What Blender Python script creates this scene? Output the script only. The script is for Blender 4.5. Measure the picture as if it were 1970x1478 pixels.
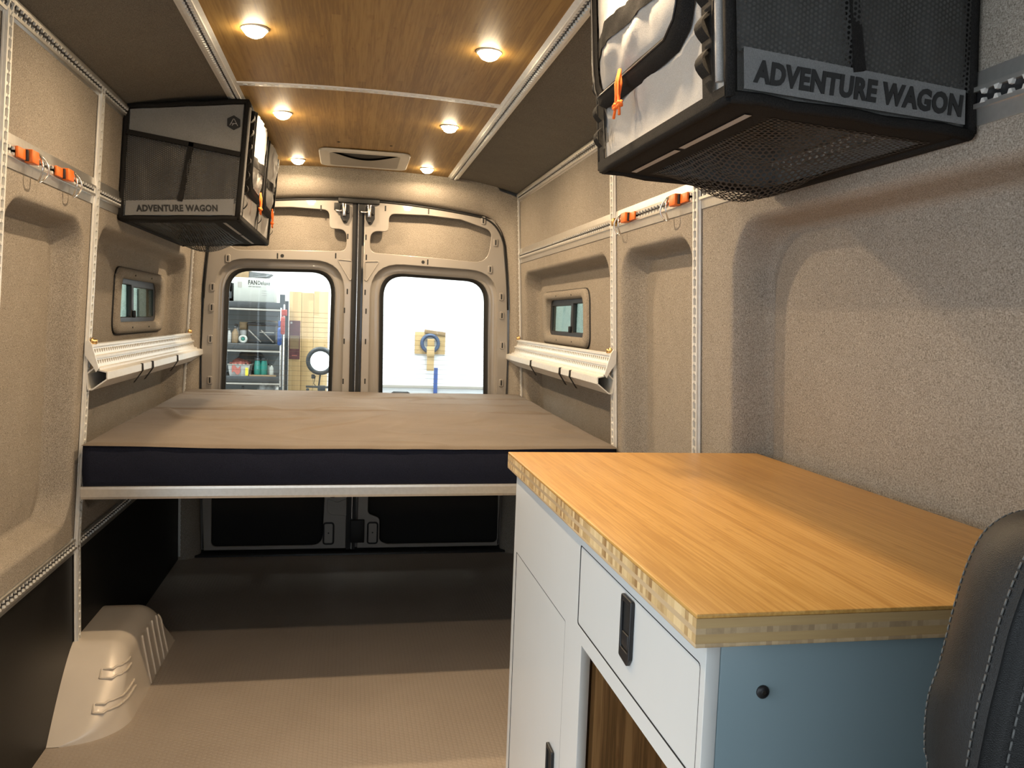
import bpy, bmesh, math, random
from mathutils import Matrix, Vector, noise as mnoise

# ------------------------------------------------------------------ scene, camera, light
for o in list(bpy.data.objects):
    bpy.data.objects.remove(o, do_unlink=True)
SC = bpy.context.scene
COL = SC.collection
random.seed(7)

cam_d = bpy.data.cameras.new('camera')
cam = bpy.data.objects.new('camera', cam_d)
COL.objects.link(cam)
cam_d.sensor_width = 36.0
cam_d.lens = 1590.0 / 1970.0 * 36.0
cam_d.clip_start = 0.02
_R = ((0.98059755, 0.02157663, 0.19484071), (-0.19250122, -0.08179764, 0.97788160), (0.03703690, -0.99641537, -0.07605704))
M = Matrix.Identity(4)
for r in range(3):
    M[r][0] = _R[r][0]; M[r][1] = -_R[r][1]; M[r][2] = -_R[r][2]
M.translation = Vector((-0.06, 0.0, 1.29))
cam.matrix_world = M
SC.camera = cam

SC.view_settings.view_transform = 'Standard'
SC.view_settings.look = 'None'
SC.view_settings.gamma = 1.0
SC.view_settings.use_curve_mapping = False
SC.view_settings.exposure = 0.70
PUCK_W = 5.0            # watts of each warm ceiling puck
PUCK_C = (1.0, 0.74, 0.47)
GARAGE_W = 52.0        # watts of each garage tube lamp
DAY = 2.0               # daylight outside the open garage front

W = bpy.data.worlds.new('world'); SC.world = W
W.use_nodes = True
bg = W.node_tree.nodes['Background']
bg.inputs[0].default_value = (0.80, 0.91, 1.0, 1)
bg.inputs[1].default_value = DAY

# ------------------------------------------------------------------ materials
def nmat(name):
    m = bpy.data.materials.new(name); m.use_nodes = True
    nt = m.node_tree
    return m, nt, nt.nodes['Principled BSDF']

def N(nt, t, **kw):
    n = nt.nodes.new(t)
    for k, v in kw.items():
        if k in n.inputs.keys() if hasattr(n.inputs, 'keys') else False:
            n.inputs[k].default_value = v
        else:
            setattr(n, k, v)
    return n

def c4(c): return (c[0], c[1], c[2], 1.0)

def ramp(nt, stops):
    n = nt.nodes.new('ShaderNodeValToRGB')
    e = n.color_ramp.elements
    while len(e) < len(stops): e.new(0.5)
    for i, (p, c) in enumerate(stops):
        e[i].position = p; e[i].color = c4(c)
    return n

def coords(nt, scale=(1, 1, 1), kind='Object'):
    tc = nt.nodes.new('ShaderNodeTexCoord'); mp = nt.nodes.new('ShaderNodeMapping')
    mp.inputs['Scale'].default_value = scale
    nt.links.new(tc.outputs[kind], mp.inputs['Vector'])
    return mp.outputs['Vector']

def noise(nt, vec, scale=1.0, detail=2.0, rough=0.5):
    n = nt.nodes.new('ShaderNodeTexNoise')
    n.inputs['Scale'].default_value = scale; n.inputs['Detail'].default_value = detail
    n.inputs['Roughness'].default_value = rough
    nt.links.new(vec, n.inputs['Vector'])
    return n.outputs['Fac']

def math_n(nt, op, a, b=None):
    n = nt.nodes.new('ShaderNodeMath'); n.operation = op
    for i, v in enumerate((a, b)):
        if v is None: continue
        if isinstance(v, (int, float)): n.inputs[i].default_value = v
        else: nt.links.new(v, n.inputs[i])
    return n.outputs[0]

def mixc(nt, fac, a, b, mode='MIX'):
    n = nt.nodes.new('ShaderNodeMix'); n.data_type = 'RGBA'; n.blend_type = mode
    def put(sock, v):
        if isinstance(v, (int, float)): sock.default_value = v
        elif isinstance(v, tuple): sock.default_value = c4(v)
        else: nt.links.new(v, sock)
    put(n.inputs[0], fac); put(n.inputs[6], a); put(n.inputs[7], b)
    return n.outputs[2]

def bump(nt, bsdf, h, strength=0.3, dist=0.001):
    b = nt.nodes.new('ShaderNodeBump')
    b.inputs['Strength'].default_value = strength; b.inputs['Distance'].default_value = dist
    nt.links.new(h, b.inputs['Height']); nt.links.new(b.outputs[0], bsdf.inputs['Normal'])

def plain(name, col, rough=0.5, metal=0.0, var=0.06, nscale=30.0, coat=0.0, bmp=0.0):
    m, nt, b = nmat(name)
    v = coords(nt)
    f = noise(nt, v, nscale, 3)
    lo = tuple(max(0, c * (1 - var)) for c in col); hi = tuple(min(1, c * (1 + var)) for c in col)
    rp = ramp(nt, [(0.3, lo), (0.7, hi)])
    nt.links.new(f, rp.inputs[0]); nt.links.new(rp.outputs[0], b.inputs['Base Color'])
    b.inputs['Roughness'].default_value = rough; b.inputs['Metallic'].default_value = metal
    if coat: b.inputs['Coat Weight'].default_value = coat
    if bmp: bump(nt, b, f, bmp, 0.001)
    return m

def fabric(name, dark, mid, light, thread=800.0, rough=0.95):
    m, nt, b = nmat(name)
    a = noise(nt, coords(nt, (thread, thread * 0.3, thread)), 1.0, 1.0)
    a2 = noise(nt, coords(nt, (thread * 0.6, thread, thread * 0.3)), 1.0, 1.0)
    big = noise(nt, coords(nt, (14, 14, 14)), 1.0, 2.0)
    tcw = nt.nodes.new('ShaderNodeTexCoord'); spw = nt.nodes.new('ShaderNodeSeparateXYZ'); nt.links.new(tcw.outputs['Object'], spw.inputs[0])
    kk = 2 * math.pi / (1.9 / thread)
    d1 = math_n(nt, 'SINE', math_n(nt, 'MULTIPLY', math_n(nt, 'ADD', spw.outputs['Y'], math_n(nt, 'MULTIPLY', spw.outputs['X'], 0.6)), kk))
    d2 = math_n(nt, 'SINE', math_n(nt, 'MULTIPLY', math_n(nt, 'ADD', spw.outputs['Z'], math_n(nt, 'MULTIPLY', spw.outputs['X'], 0.45)), kk))
    wv_ = math_n(nt, 'MULTIPLY', math_n(nt, 'MULTIPLY', d1, d2), 0.085)
    s = math_n(nt, 'ADD', math_n(nt, 'ADD', math_n(nt, 'MULTIPLY', a, 0.5), math_n(nt, 'MULTIPLY', a2, 0.5)), wv_)
    rp = ramp(nt, [(0.32, dark), (0.5, mid), (0.68, light)])
    nt.links.new(s, rp.inputs[0])
    br = ramp(nt, [(0.3, (0.93, 0.93, 0.93)), (0.7, (1, 1, 1))]); nt.links.new(big, br.inputs[0])
    col = mixc(nt, 1.0, rp.outputs[0], br.outputs[0], 'MULTIPLY')
    nt.links.new(col, b.inputs['Base Color'])
    b.inputs['Roughness'].default_value = rough
    b.inputs['Specular IOR Level'].default_value = 0.15
    bump(nt, b, s, 0.5, 0.0015)
    return m

def bamboo(name, axis, width, dark, mid, light, rough=0.35, wv=0.3, knots=0.8, fine=260):
    """strips laid side by side, grain along axis ('x','y' or 'z')"""
    m, nt, b = nmat(name)
    tc = nt.nodes.new('ShaderNodeTexCoord')
    sp = nt.nodes.new('ShaderNodeSeparateXYZ'); nt.links.new(tc.outputs['Object'], sp.inputs[0])
    other = {'x': ('Y', 'Z'), 'y': ('X', 'Z'), 'z': ('X', 'Y')}[axis]
    c0 = math_n(nt, 'FLOOR', math_n(nt, 'DIVIDE', sp.outputs[other[0]], width))
    c1 = math_n(nt, 'FLOOR', math_n(nt, 'DIVIDE', sp.outputs[other[1]], 0.5))
    # staggered joints along the strip
    wn0 = nt.nodes.new('ShaderNodeTexWhiteNoise'); wn0.noise_dimensions = '1D'
    nt.links.new(c0, wn0.inputs['W'])
    al = math_n(nt, 'FLOOR', math_n(nt, 'ADD', math_n(nt, 'DIVIDE', sp.outputs[axis.upper()], 1.9), math_n(nt, 'MULTIPLY', wn0.outputs['Value'], 7.0)))
    cb = nt.nodes.new('ShaderNodeCombineXYZ')
    nt.links.new(c0, cb.inputs[0]); nt.links.new(c1, cb.inputs[1]); nt.links.new(al, cb.inputs[2])
    wn = nt.nodes.new('ShaderNodeTexWhiteNoise'); wn.noise_dimensions = '3D'
    nt.links.new(cb.outputs[0], wn.inputs['Vector'])
    sc = {'x': (6, fine, fine), 'y': (fine, 6, fine), 'z': (fine, fine, 6)}[axis]
    g = noise(nt, coords(nt, sc), 1.0, 3.0, 0.6)
    kn = noise(nt, coords(nt, tuple(18 if v == 6 else 60 for v in sc)), 1.0, 1.0)
    f = math_n(nt, 'ADD', math_n(nt, 'MULTIPLY', wn.outputs['Value'], wv), math_n(nt, 'MULTIPLY', g, 1 - wv))
    lo_ = 0.5 - 0.5 * max(wv, 0.3) * 0.9; rp = ramp(nt, [(lo_, dark), (0.5, mid), (1 - lo_, light)]); nt.links.new(f, rp.inputs[0])
    kr = ramp(nt, [(0.0, (1, 1, 1)), (0.68, (1, 1, 1)), (0.76, (0.72, 0.62, 0.5))]); nt.links.new(kn, kr.inputs[0])
    col = mixc(nt, knots, rp.outputs[0], kr.outputs[0], 'MULTIPLY')
    nt.links.new(col, b.inputs['Base Color'])
    b.inputs['Roughness'].default_value = rough
    b.inputs['Coat Weight'].default_value = 0.1 if rough < 0.4 else 0.0; b.inputs['Coat Roughness'].default_value = 0.3
    b.inputs['Specular IOR Level'].default_value = 0.35
    bump(nt, b, g, 0.08, 0.0005)
    return m

def hexlat(nt, wave, axes=('X', 'Y')):
    tc = nt.nodes.new('ShaderNodeTexCoord')
    sp = nt.nodes.new('ShaderNodeSeparateXYZ'); nt.links.new(tc.outputs['Object'], sp.inputs[0])
    k = 2 * math.pi / (wave * 0.866)
    tot = None
    for a in (0, 60, 120):
        ca, sa = math.cos(math.radians(a)) * k, math.sin(math.radians(a)) * k
        d = math_n(nt, 'ADD', math_n(nt, 'MULTIPLY', sp.outputs[axes[0]], ca), math_n(nt, 'MULTIPLY', sp.outputs[axes[1]], sa))
        c = math_n(nt, 'COSINE', d)
        tot = c if tot is None else math_n(nt, 'ADD', tot, c)
    return tot   # -1.5 .. 3

def netmat(name, wave, axes, col=(0.03, 0.029, 0.027), thr=0.1):
    m, nt, b = nmat(name)
    h = hexlat(nt, wave, axes)
    hole = math_n(nt, 'GREATER_THAN', h, thr)
    b.inputs['Base Color'].default_value = c4(col); b.inputs['Roughness'].default_value = 0.7
    tr = nt.nodes.new('ShaderNodeBsdfTransparent'); mx = nt.nodes.new('ShaderNodeMixShader')
    nt.links.new(hole, mx.inputs[0]); nt.links.new(b.outputs[0], mx.inputs[1]); nt.links.new(tr.outputs[0], mx.inputs[2])
    nt.links.new(mx.outputs[0], nt.nodes['Material Output'].inputs['Surface'])
    return m

def glassmat(name, tint=(1, 1, 1), gloss=0.06):
    m, nt, b = nmat(name)
    nt.nodes.remove(b)
    tr = nt.nodes.new('ShaderNodeBsdfTransparent'); tr.inputs[0].default_value = c4(tint)
    gl = nt.nodes.new('ShaderNodeBsdfGlossy'); gl.inputs['Roughness'].default_value = 0.02
    fr = nt.nodes.new('ShaderNodeLayerWeight'); fr.inputs[0].default_value = 0.25
    mx = nt.nodes.new('ShaderNodeMixShader')
    f = math_n(nt, 'ADD', math_n(nt, 'MULTIPLY', fr.outputs['Fresnel'], 0.5), gloss * 0.3)
    nt.links.new(f, mx.inputs[0]); nt.links.new(tr.outputs[0], mx.inputs[1]); nt.links.new(gl.outputs[0], mx.inputs[2])
    nt.links.new(mx.outputs[0], nt.nodes['Material Output'].inputs['Surface'])
    return m

def emit(name, col, s):
    m, nt, b = nmat(name)
    b.inputs['Base Color'].default_value = c4(col)
    b.inputs['Emission Color'].default_value = c4(col); b.inputs['Emission Strength'].default_value = s
    return m

MT = {}
MT['tweed'] = fabric('tweed_wall_fabric', (0.115, 0.10, 0.08), (0.305, 0.268, 0.222), (0.475, 0.43, 0.37), 900)
MT['head'] = fabric('grey_headliner_fabric', (0.075, 0.068, 0.056), (0.165, 0.152, 0.128), (0.25, 0.235, 0.20), 900)
MT['ceil'] = bamboo('ceiling_bamboo', 'y', 0.024, (0.26, 0.145, 0.036), (0.33, 0.19, 0.050), (0.385, 0.235, 0.068), 0.55, 0.22, 0.5, 160)
MT['ply_long'] = bamboo('counter_bamboo_face', 'y', 0.014, (0.47, 0.245, 0.06), (0.545, 0.298, 0.08), (0.61, 0.35, 0.105), 0.36, 0.15, 0.35, 230)
MT['ply_cross'] = bamboo('counter_bamboo_core', 'x', 0.010, (0.33, 0.19, 0.075), (0.60, 0.42, 0.20), (0.74, 0.555, 0.30), 0.5, 0.8, 0.2, 120)
MT['ply_end'] = bamboo('counter_bamboo_endgrain', 'y', 0.007, (0.38, 0.265, 0.15), (0.47, 0.335, 0.19), (0.55, 0.40, 0.235), 0.5, 0.6, 0.2, 200)
MT['cubby'] = bamboo('cubby_bamboo', 'z', 0.014, (0.13, 0.065, 0.022), (0.22, 0.11, 0.04), (0.30, 0.16, 0.06), 0.35)
MT['alu'] = plain('brushed_aluminium', (0.66, 0.64, 0.60), 0.34, 0.85, 0.05, 80)
MT['alu_white'] = plain('pale_anodised_aluminium', (0.80, 0.79, 0.75), 0.42, 0.35, 0.04, 60)
MT['black'] = plain('black_plastic', (0.012, 0.012, 0.013), 0.45, 0, 0.2, 40)
MT['abs'] = plain('black_wall_board', (0.008, 0.0075, 0.007), 0.5, 0, 0.25, 200, 0, 0.1)
MT['abs'].node_tree.nodes['Principled BSDF'].inputs['Specular IOR Level'].default_value = 0.3
MT['rubber'] = plain('black_rubber', (0.008, 0.008, 0.008), 0.6)
MT['paint'] = plain('white_van_paint', (0.32, 0.295, 0.265), 0.3, 0.0, 0.02, 5, 0.4)
MT['paint_in'] = plain('inner_door_paint', (0.34, 0.32, 0.29), 0.4, 0.0, 0.03, 5)
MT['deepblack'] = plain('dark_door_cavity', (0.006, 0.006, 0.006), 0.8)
MT['steel'] = plain('bright_steel', (0.75, 0.72, 0.68), 0.22, 1.0, 0.05, 50)
MT['brass'] = plain('brass_bolt', (0.70, 0.46, 0.20), 0.3, 1.0, 0.1, 80)
MT['orange'] = plain('orange_anodised', (0.80, 0.17, 0.02), 0.4, 0.1, 0.1, 60)
MT['cord'] = plain('orange_cord', (0.95, 0.17, 0.02), 0.7, 0, 0.15, 300)
MT['grey_cloth'] = fabric('light_grey_pack_cloth', (0.33, 0.325, 0.31), (0.41, 0.40, 0.385), (0.49, 0.48, 0.465), 1500, 0.75)
MT['band_cloth'] = fabric('grey_label_cloth', (0.15, 0.15, 0.15), (0.19, 0.19, 0.188), (0.23, 0.23, 0.227), 1500, 0.8)
MT['panel_cloth'] = fabric('mid_grey_pack_cloth', (0.19, 0.185, 0.175), (0.24, 0.235, 0.222), (0.29, 0.285, 0.27), 1500, 0.8)
MT['web'] = fabric('black_webbing', (0.006, 0.006, 0.006), (0.014, 0.013, 0.012), (0.03, 0.028, 0.026), 1400, 0.85)
MT['net_xz'] = netmat('black_net_front', 0.0072, ('X', 'Z'))
MT['net_xy'] = netmat('black_net_bottom', 0.0105, ('X', 'Y'), thr=-0.35)
MT['liner'] = fabric('bag_dark_liner', (0.20, 0.195, 0.182), (0.26, 0.252, 0.238), (0.32, 0.31, 0.29), 1000)
MT['print'] = plain('black_print', (0.010, 0.010, 0.010), 0.7)
MT['printgrey'] = plain('grey_print', (0.33, 0.32, 0.31), 0.7)
MT['navy'] = fabric('navy_canvas', (0.005, 0.006, 0.013), (0.010, 0.012, 0.023), (0.018, 0.020, 0.034), 1300, 0.85)
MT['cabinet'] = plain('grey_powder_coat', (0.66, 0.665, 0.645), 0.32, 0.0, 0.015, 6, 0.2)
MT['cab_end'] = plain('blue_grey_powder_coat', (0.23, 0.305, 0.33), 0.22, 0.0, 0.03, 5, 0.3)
MT['dark_gap'] = plain('dark_gap', (0.01, 0.01, 0.01), 0.9)
MT['arch'] = plain('grey_painted_steel_arch', (0.70, 0.625, 0.53), 0.36, 0.1, 0.03, 10, 0.3)
MT['vent'] = plain('white_vent_plastic', (0.66, 0.63, 0.56), 0.45, 0, 0.03, 8)
MT['ventgrey'] = plain('grey_vent_blade', (0.34, 0.32, 0.28), 0.5, 0, 0.03, 8)
MT['glass'] = glassmat('rear_glass', (0.97, 0.99, 0.98))
MT['darkglass'] = glassmat('tinted_side_glass', (0.62, 0.72, 0.66), 0.12)
MT['wire'] = plain('defroster_wire', (0.10, 0.08, 0.05), 0.6)
MT['garage_white'] = plain('white_garage_wall', (0.86, 0.87, 0.88), 0.8, 0, 0.02, 3)
MT['garage_floor'] = plain('garage_concrete', (0.35, 0.34, 0.32), 0.7, 0, 0.1, 4)
MT['rack_shade'] = plain('rack_shade_grey', (0.20, 0.215, 0.21), 0.7, 0, 0.08, 6)
MT['rack'] = plain('black_steel_rack', (0.045, 0.05, 0.052), 0.5, 0.2, 0.1, 30)
MT['pine'] = bamboo('pine_boards', 'z', 0.05, (0.36, 0.235, 0.105), (0.44, 0.30, 0.14), (0.50, 0.36, 0.19), 0.6, 0.6)
MT['plywood'] = bamboo('plywood_sheet', 'x', 0.03, (0.40, 0.27, 0.12), (0.46, 0.32, 0.15), (0.52, 0.37, 0.19), 0.6)
MT['blue'] = plain('blue_plastic', (0.03, 0.075, 0.25), 0.5)
MT['reel_blue'] = plain('slate_blue_plastic', (0.055, 0.085, 0.15), 0.5)
MT['red'] = plain('red_plastic', (0.32, 0.04, 0.025), 0.5)
MT['carton'] = plain('white_carton', (0.42, 0.43, 0.39), 0.8, 0, 0.03, 6)
MT['brown_carton'] = plain('brown_carton', (0.27, 0.185, 0.10), 0.8, 0, 0.06, 12)
MT['maroon'] = plain('maroon_print', (0.10, 0.035, 0.035), 0.6, 0, 0.3, 20)
MT['teal'] = plain('teal_can', (0.015, 0.20, 0.155), 0.4)
MT['yellow'] = plain('yellow_label', (0.75, 0.60, 0.04), 0.5)
MT['clear'] = plain('cloudy_plastic_tub', (0.38, 0.38, 0.36), 0.3)
MT['pink'] = plain('salmon_cloth', (0.36, 0.115, 0.09), 0.8)
MT['bottle_brown'] = plain('amber_bottle', (0.22, 0.15, 0.08), 0.3)
MT['lampface'] = emit('frosted_lamp_face', (0.86, 0.95, 0.93), 1.2)

# fleece top
m, nt, b = nmat('taupe_fleece')
n1 = noise(nt, coords(nt, (6, 6, 6)), 1.0, 2.0, 0.5)
n2 = noise(nt, coords(nt, (500, 500, 500)), 1.0, 2.0)
f = math_n(nt, 'ADD', math_n(nt, 'MULTIPLY', n1, 0.6), math_n(nt, 'MULTIPLY', n2, 0.4))
rp = ramp(nt, [(0.3, (0.115, 0.091, 0.069)), (0.7, (0.152, 0.123, 0.095))]); nt.links.new(f, rp.inputs[0])
nt.links.new(rp.outputs[0], b.inputs['Base Color'])
b.inputs['Roughness'].default_value = 0.9; b.inputs['Sheen Weight'].default_value = 0.1; b.inputs['Sheen Roughness'].default_value = 0.4
bump(nt, b, n2, 0.4, 0.002)
MT['fleece'] = m
# vinyl floor with coin pattern
m, nt, b = nmat('tan_vinyl_coin_floor')
h = hexlat(nt, 0.0165)
hs = ramp(nt, [(0.28, (0, 0, 0)), (0.42, (1, 1, 1))]); nt.links.new(math_n(nt, 'DIVIDE', math_n(nt, 'ADD', h, 1.5), 4.5), hs.inputs[0])
n1 = noise(nt, coords(nt, (3, 3, 3)), 1.0, 3.0)
rp = ramp(nt, [(0.3, (0.34, 0.287, 0.235)), (0.7, (0.385, 0.327, 0.27))]); nt.links.new(n1, rp.inputs[0])
col = mixc(nt, math_n(nt, 'MULTIPLY', hs.outputs[0], 0.22), rp.outputs[0], (0.42, 0.36, 0.3))
nt.links.new(col, b.inputs['Base Color']); b.inputs['Roughness'].default_value = 0.42
bump(nt, b, hs.outputs[0], 0.5, 0.002)
MT['floor'] = m
# black leather
m, nt, b = nmat('black_leather')
vo = nt.nodes.new('ShaderNodeTexVoronoi'); vo.inputs['Scale'].default_value = 700; vo.feature = 'DISTANCE_TO_EDGE'
nt.links.new(coords(nt), vo.inputs['Vector'])
b.inputs['Base Color'].default_value = (0.008, 0.0078, 0.0075, 1); b.inputs['Roughness'].default_value = 0.5; b.inputs['Specular IOR Level'].default_value = 0.35
bump(nt, b, vo.outputs['Distance'], 0.35, 0.0012)
MT['leather'] = m
MT['stitch'] = plain('grey_stitching', (0.11, 0.11, 0.105), 0.7)
MT['puck'] = emit('warm_lamp_lens', (1.0, 0.80, 0.52), 60.0)
MT['tube'] = emit('white_tube_lens', (1.0, 1.0, 0.97), 12.0)

# ------------------------------------------------------------------ mesh helpers
class MB:
    def __init__(self): self.v = []; self.f = []; self.s = []
    def add(self, vs, fs, smooth=False):
        o = len(self.v); self.v += [tuple(p) for p in vs]
        for q in fs: self.f.append(tuple(i + o for i in q)); self.s.append(smooth)
    def box(self, x0, x1, y0, y1, z0, z1):
        vs = [(x, y, z) for x in (x0, x1) for y in (y0, y1) for z in (z0, z1)]
        self.add(vs, [(0, 1, 3, 2), (4, 6, 7, 5), (0, 4, 5, 1), (2, 3, 7, 6), (0, 2, 6, 4), (1, 5, 7, 3)])
    def hexa(self, p):  # 8 points: 4 of one end, 4 of the other
        self.add(p, [(0, 3, 2, 1), (4, 5, 6, 7), (0, 1, 5, 4), (1, 2, 6, 5), (2, 3, 7, 6), (3, 0, 4, 7)])
    def tube(self, pts, r, seg=8, closed=False, rs=None):
        pts = [Vector(p) for p in pts]; n = len(pts)
        rings = []
        up = Vector((0.123, 0.456, 0.881))
        for i, p in enumerate(pts):
            if closed: t = pts[(i + 1) % n] - pts[i - 1]
            else: t = pts[min(i + 1, n - 1)] - pts[max(i - 1, 0)]
            t.normalize()
            a = t.cross(up)
            if a.length < 1e-4: a = t.cross(Vector((1, 0, 0)))
            a.normalize(); b2 = t.cross(a)
            rr = rs[i] if rs else r
            rings.append([p + (a * math.cos(k * 2 * math.pi / seg) + b2 * math.sin(k * 2 * math.pi / seg)) * rr for k in range(seg)])
        vs = [q for rg in rings for q in rg]; fs = []
        m = n if closed else n - 1
        for i in range(m):
            j = (i + 1) % n
            for k in range(seg):
                l = (k + 1) % seg
                fs.append((i * seg + k, i * seg + l, j * seg + l, j * seg + k))
        self.add(vs, fs, True)
        if not closed:
            self.add(rings[0], [tuple(range(seg))[::-1]]); self.add(rings[-1], [tuple(range(seg))])
    def sweep(self, prof, p0, p1, nrm, side=None):
        """closed profile [(s,h)] extruded from p0 to p1; h along nrm, s along side"""
        p0 = Vector(p0); p1 = Vector(p1); t = (p1 - p0).normalized(); nrm = Vector(nrm)
        nrm = (nrm - t * nrm.dot(t)).normalized(); sd = t.cross(nrm)
        k = len(prof)
        vs = [p0 + sd * s + nrm * h for s, h in prof] + [p1 + sd * s + nrm * h for s, h in prof]
        fs = [(i, (i + 1) % k, (i + 1) % k + k, i + k) for i in range(k)]
        self.add(vs, fs)
        self.add(vs[:k], [tuple(range(k))[::-1]]); self.add(vs[k:], [tuple(range(k))])
    def lathe(self, prof, c, axis='z', seg=24, smooth=True, ring=False):
        vs = []; fs = []
        for r, h in prof:
            for k in range(seg):
                a = 2 * math.pi * k / seg; x, y = r * math.cos(a), r * math.sin(a)
                vs.append({'z': (c[0] + x, c[1] + y, c[2] + h), 'y': (c[0] + x, c[1] + h, c[2] + y), 'x': (c[0] + h, c[1] + x, c[2] + y)}[axis])
        for i in range(len(prof) - 1):
            for k in range(seg):
                l = (k + 1) % seg
                fs.append((i * seg + k, i * seg + l, (i + 1) * seg + l, (i + 1) * seg + k))
        n = len(prof)
        if ring:
            fs += [((n - 1) * seg + k, (n - 1) * seg + (k + 1) % seg, (k + 1) % seg, k) for k in range(seg)]
            self.add(vs, fs, smooth); return
        self.add(vs, fs, smooth)
        self.add(vs[:seg], [tuple(range(seg))]); self.add(vs[(n - 1) * seg:], [tuple(range(seg))])
    def grid(self, fn, nu, nv, smooth=True, skip=None):
        vs = [fn(i / nu, j / nv) for i in range(nu + 1) for j in range(nv + 1)]
        fs = []
        for i in range(nu):
            for j in range(nv):
                if skip and skip((i + .5) / nu, (j + .5) / nv): continue
                a = i * (nv + 1) + j
                fs.append((a, a + 1, a + nv + 2, a + nv + 1))
        self.add(vs, fs, smooth)
    def mesh(self, name, fix=True):
        me = bpy.data.meshes.new(name); me.from_pydata(self.v, [], self.f); me.update()
        me.polygons.foreach_set('use_smooth', self.s)
        if fix:
            bm = bmesh.new(); bm.from_mesh(me)
            bmesh.ops.remove_doubles(bm, verts=bm.verts, dist=1e-6)
            bmesh.ops.recalc_face_normals(bm, faces=bm.faces)
            bm.to_mesh(me); bm.free()
        return me

def put(name, me, mat, parent=None, bevel=0.0, seg=2):
    if isinstance(me, MB): me = me.mesh(name)
    o = bpy.data.objects.new(name, me); COL.objects.link(o)
    if mat is not None:
        me.materials.clear(); me.materials.append(MT[mat] if isinstance(mat, str) else mat)
    if parent is not None:
        o.parent = parent
        o.matrix_parent_inverse = Matrix.Translation(parent.location).inverted()
    if bevel:
        bm = bmesh.new(); bm.from_mesh(me)
        es = [e for e in bm.edges if len(e.link_faces) == 2 and e.calc_face_angle(0) > 0.6]
        bmesh.ops.bevel(bm, geom=es, offset=bevel, segments=seg, affect='EDGES', profile=0.5, clamp_overlap=True)
        bm.to_mesh(me); bm.free()
        me.polygons.foreach_set('use_smooth', [True] * len(me.polygons))
        try: me.set_sharp_from_angle(angle=math.radians(50))
        except Exception: pass
    return o

def bx(name, dims, mat, parent=None, bevel=0.0, seg=2):
    m_ = MB(); m_.box(*dims); return put(name, m_, mat, parent, bevel, seg)

def tag(o, label, cat, group=None):
    o['label'] = label; o['category'] = cat
    if group: o['group'] = group
    return o

def thing(name, label, cat, loc=(0, 0, 0), group=None):
    o = bpy.data.objects.new(name, None); COL.objects.link(o); o.location = loc; o.empty_display_size = 0.05
    return tag(o, label, cat, group)

def struct(o):
    o['kind'] = 'structure'; return o

def sempty(name, loc=(0, 0, 0)):
    o = bpy.data.objects.new(name, None); COL.objects.link(o); o.location = loc
    return struct(o)

def clone(root, off, label=None):
    def cp(o, par):
        c = o.copy(); COL.objects.link(c)
        if par is not None: c.parent = par
        for ch in o.children: cp(ch, c)
        return c
    r = cp(root, None); r.location = Vector(root.location) + Vector(off)
    if label: r['label'] = label
    return r

def roundpoly(pts, rad, seg=6):
    out = []; n = len(pts)
    for i in range(n):
        p = Vector(pts[i]); a = Vector(pts[i - 1]); b_ = Vector(pts[(i + 1) % n])
        r = rad[i] if isinstance(rad, (list, tuple)) else rad
        da = (a - p); db = (b_ - p)
        if r <= 1e-6: out.append(tuple(p)); continue
        ang = da.angle(db); d = r / math.tan(ang / 2)
        d = min(d, da.length * 0.49, db.length * 0.49)
        p0 = p + da.normalized() * d; p1 = p + db.normalized() * d
        for k in range(seg + 1):
            t = k / seg
            q = p0 * (1 - t) ** 2 + p * 2 * t * (1 - t) + p1 * t ** 2
            out.append((q.x, q.y))
    return out

def plate_mesh(name, loops, thick, bevel=0.0, res=1):
    """2-D loops (first outer, others holes) to a plate of given thickness, local xy plane, centred on z=0"""
    cu = bpy.data.curves.new(name, 'CURVE'); cu.dimensions = '2D'; cu.fill_mode = 'BOTH'
    for lp in loops:
        s = cu.splines.new('POLY'); s.points.add(len(lp) - 1); s.use_cyclic_u = True
        for p, q in zip(s.points, lp): p.co = (q[0], q[1], 0, 1)
    cu.extrude = max(thick / 2 - bevel, 0.0001); cu.bevel_depth = bevel; cu.bevel_resolution = res
    cu.offset = -bevel
    o = bpy.data.objects.new(name, cu); COL.objects.link(o)
    dg = bpy.context.evaluated_depsgraph_get()
    me = bpy.data.meshes.new_from_object(o.evaluated_get(dg))
    bpy.data.objects.remove(o, do_unlink=True); bpy.data.curves.remove(cu)
    return me

def plate(name, loops, plane, at, thick, mat, parent=None, bevel=0.0):
    """plane 'xz' at y=at, or 'yz' at x=at"""
    me = plate_mesh(name, loops, thick, bevel)
    for v in me.vertices:
        a, b_, c = v.co
        v.co = (a, at - c, b_) if plane == 'xz' else (at + c, a, b_)
    me.update()
    return put(name, me, mat, parent)

def text(name, body, size, mat, parent, x, y, z, width=None, bold=0.0, rot=0.0, thick=0.0006):
    cu = bpy.data.curves.new(name, 'FONT'); cu.body = body; cu.size = size; cu.offset = bold; cu.extrude = thick
    cu.resolution_u = 3; cu.space_character = 1.08
    o = bpy.data.objects.new(name, cu); COL.objects.link(o)
    dg = bpy.context.evaluated_depsgraph_get()
    me = bpy.data.meshes.new_from_object(o.evaluated_get(dg))
    bpy.data.objects.remove(o, do_unlink=True)
    xs = [v.co.x for v in me.vertices]; x0, x1 = min(xs), max(xs)
    k = (width / (x1 - x0)) if width else 1.0
    ca, sa = math.cos(rot), math.sin(rot)
    for v in me.vertices:
        a = (v.co.x - x0) * k; b_ = v.co.y; c = v.co.z
        v.co = (x + a * ca - b_ * sa, y - c, z + a * sa + b_ * ca)
    me.update()
    return put(name, me, mat, parent)

def fbm(x, y, z=0.0, o=4):
    return mnoise.fractal(Vector((x, y, z)), 1.0, 2.0, o)

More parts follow.
